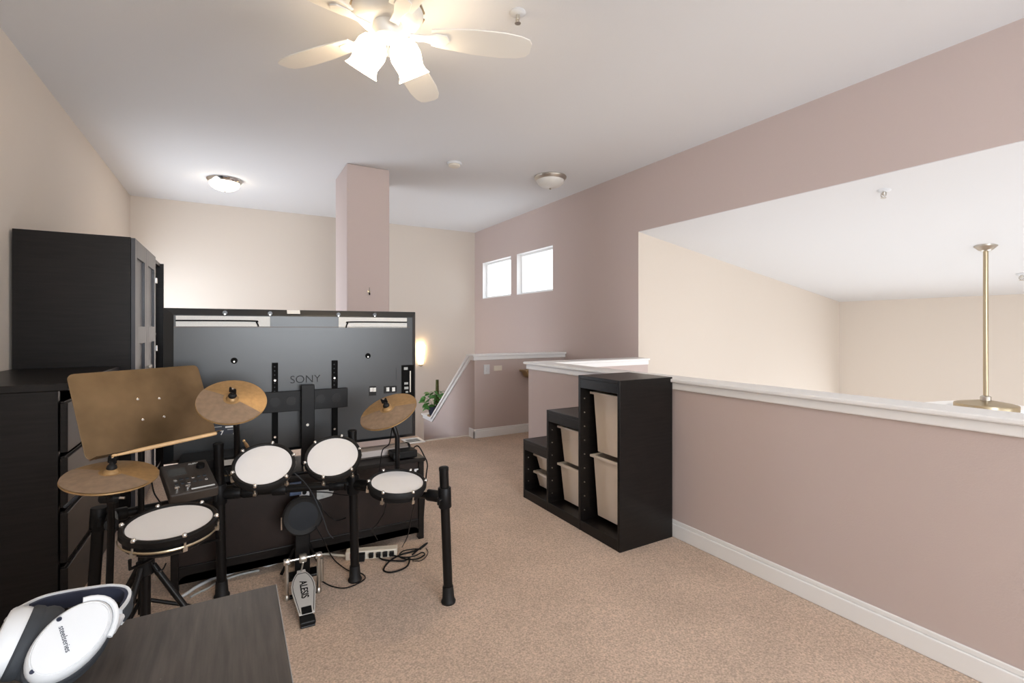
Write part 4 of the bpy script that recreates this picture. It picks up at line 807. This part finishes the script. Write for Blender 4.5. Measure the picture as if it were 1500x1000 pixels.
def headphones():
    def dp(u, v, z): return onz(u, v, dz+z)
    base_ = dp(110, 950, 0); t = thing('headphones', 'white over-ear headphones with navy headband lying on the desk', 'headphones', base_)
    def cup(cn, n, upv, rx, ry, name_logo):
        n = n.normalized(); y_ = (upv-n*upv.dot(n)).normalized(); x_ = y_.cross(n)
        def ring(s, h, sq=1): return [cn+n*h+x_*rx*s*math.cos(2*PI*k/40)+y_*ry*s*math.sin(2*PI*k/40) for k in range(40)]
        def loft(levels, cap=True):
            m = MB(); vs = []; fs = []
            for s, h in levels: vs += ring(s, h)
            for j in range(len(levels)-1):
                for k in range(40): k2 = (k+1) % 40; fs.append((j*40+k, j*40+k2, j*40+40+k2, j*40+40+k))
            if cap: fs += [tuple(range(40))[::-1], tuple((len(levels)-1)*40+k for k in range(40))]
            return m.add(vs, fs)
        sh = loft([(.97, -.012), (1.0, -.006), (1.0, .002), (.96, .009), (.90, .012), (.885, .0115), (.86, .013), (.5, .0145), (.02, .015)]).build('ear_cup', WHPL, t, smooth=True)
        loft([(.99, -.026), (1.04, -.022), (1.05, -.013), (1.0, -.010)]).build('cup_housing', DKGREY, sh, smooth=True)
        loft([(.75, -.044), (.95, -.046), (1.03, -.040), (1.05, -.032), (1.0, -.024)]).build('ear_cushion', DKGREY, sh, smooth=True)
        return sh, x_, y_, n
    # the cup with the logo faces up towards the desk user
    cn = dp(104, 950, .055); view = (C0-cn).normalized()
    n = (view*.8+Vector((.10, -.15, .55))).normalized()
    lo, hi = dp(55, 985, .05), dp(150, 905, .05); upv = hi-lo
    sh, x_, y_, n = cup(cn, n, upv, .037, .053, True)
    text('cup_lettering', 'steelseries', .0088, NAVY, sh, cn+n*.0152-y_*.006-x_*.004, x_*.85-y_*.55, y_*.85+x_*.55, .0002)
    MB().lathe(cn+n*.0150-y_*.006-x_*.004-(x_*.85-y_*.55).normalized()*.029, n, [(.0030, 0), (.0030, .0006), (.0018, .0006), (.0018, 0)], 16).build('cup_emblem', NAVY, sh)
    MB().lathe(cn+n*.011-y_*.047-x_*.006, n, [(.0028, 0), (.0028, .001)], 12).build('mic_port', NAVY, sh)
    # second cup, mostly out of the frame, turned with its cushion to the first
    c2 = dp(12, 952, .055); sh2, *_ = cup(c2, Vector((-.88, -.1, .35)), Vector((.2, .9, .1)), .038, .05, False)
    # headband: a U whose bend is at the far right
    path = smooth_path([dp(24, 915, .060), dp(60, 897, .060), dp(95, 888, .058), dp(130, 882, .054), dp(160, 878, .050), dp(182, 880, .046), dp(190, 888, .042), dp(187, 900, .038), dp(176, 915, .036)], 6)
    hb = MB().ribbon(path, (0,0,1), .026, .004).build('headband', WHPL, t, smooth=True)
    ctr = dp(105, 915, .05); inn = [p+((ctr-p).normalized()*.0045) for p in path[3:-4]]
    MB().ribbon(inn, (0,0,1), .022, .005).build('ski_band', NAVY, hb, smooth=True)
    out_ = [p-((ctr-p).normalized()*.0030) for p in path[-15:-1]]; MB().ribbon(out_, (0,0,1), .019, .003).build('band_pad', DKGREY, hb, smooth=True)
    MB().tube(smooth_path([path[-1], dp(168, 928, .038), dp(160, 936, .046), cn+y_*.048+n*.004], 5), .006, 10).build('yoke', WHPL, t, smooth=True)
    arc = [cn+n*.006+x_*.040*math.cos(a_)+y_*.056*math.sin(a_) for a_ in [math.radians(20+10*k) for k in range(12)]]
    MB().tube(arc, .0038, 8).build('yoke', WHPL, t, smooth=True)
    MB().tube(smooth_path([path[0], dp(14, 920, .062), c2+Vector((0, .03, .02))], 5), .006, 10).build('yoke', WHPL, t, smooth=True)
headphones(); bpy.data.objects['headphones'].location.z += .006
bpy.data.objects['headphones'].location.z += .006
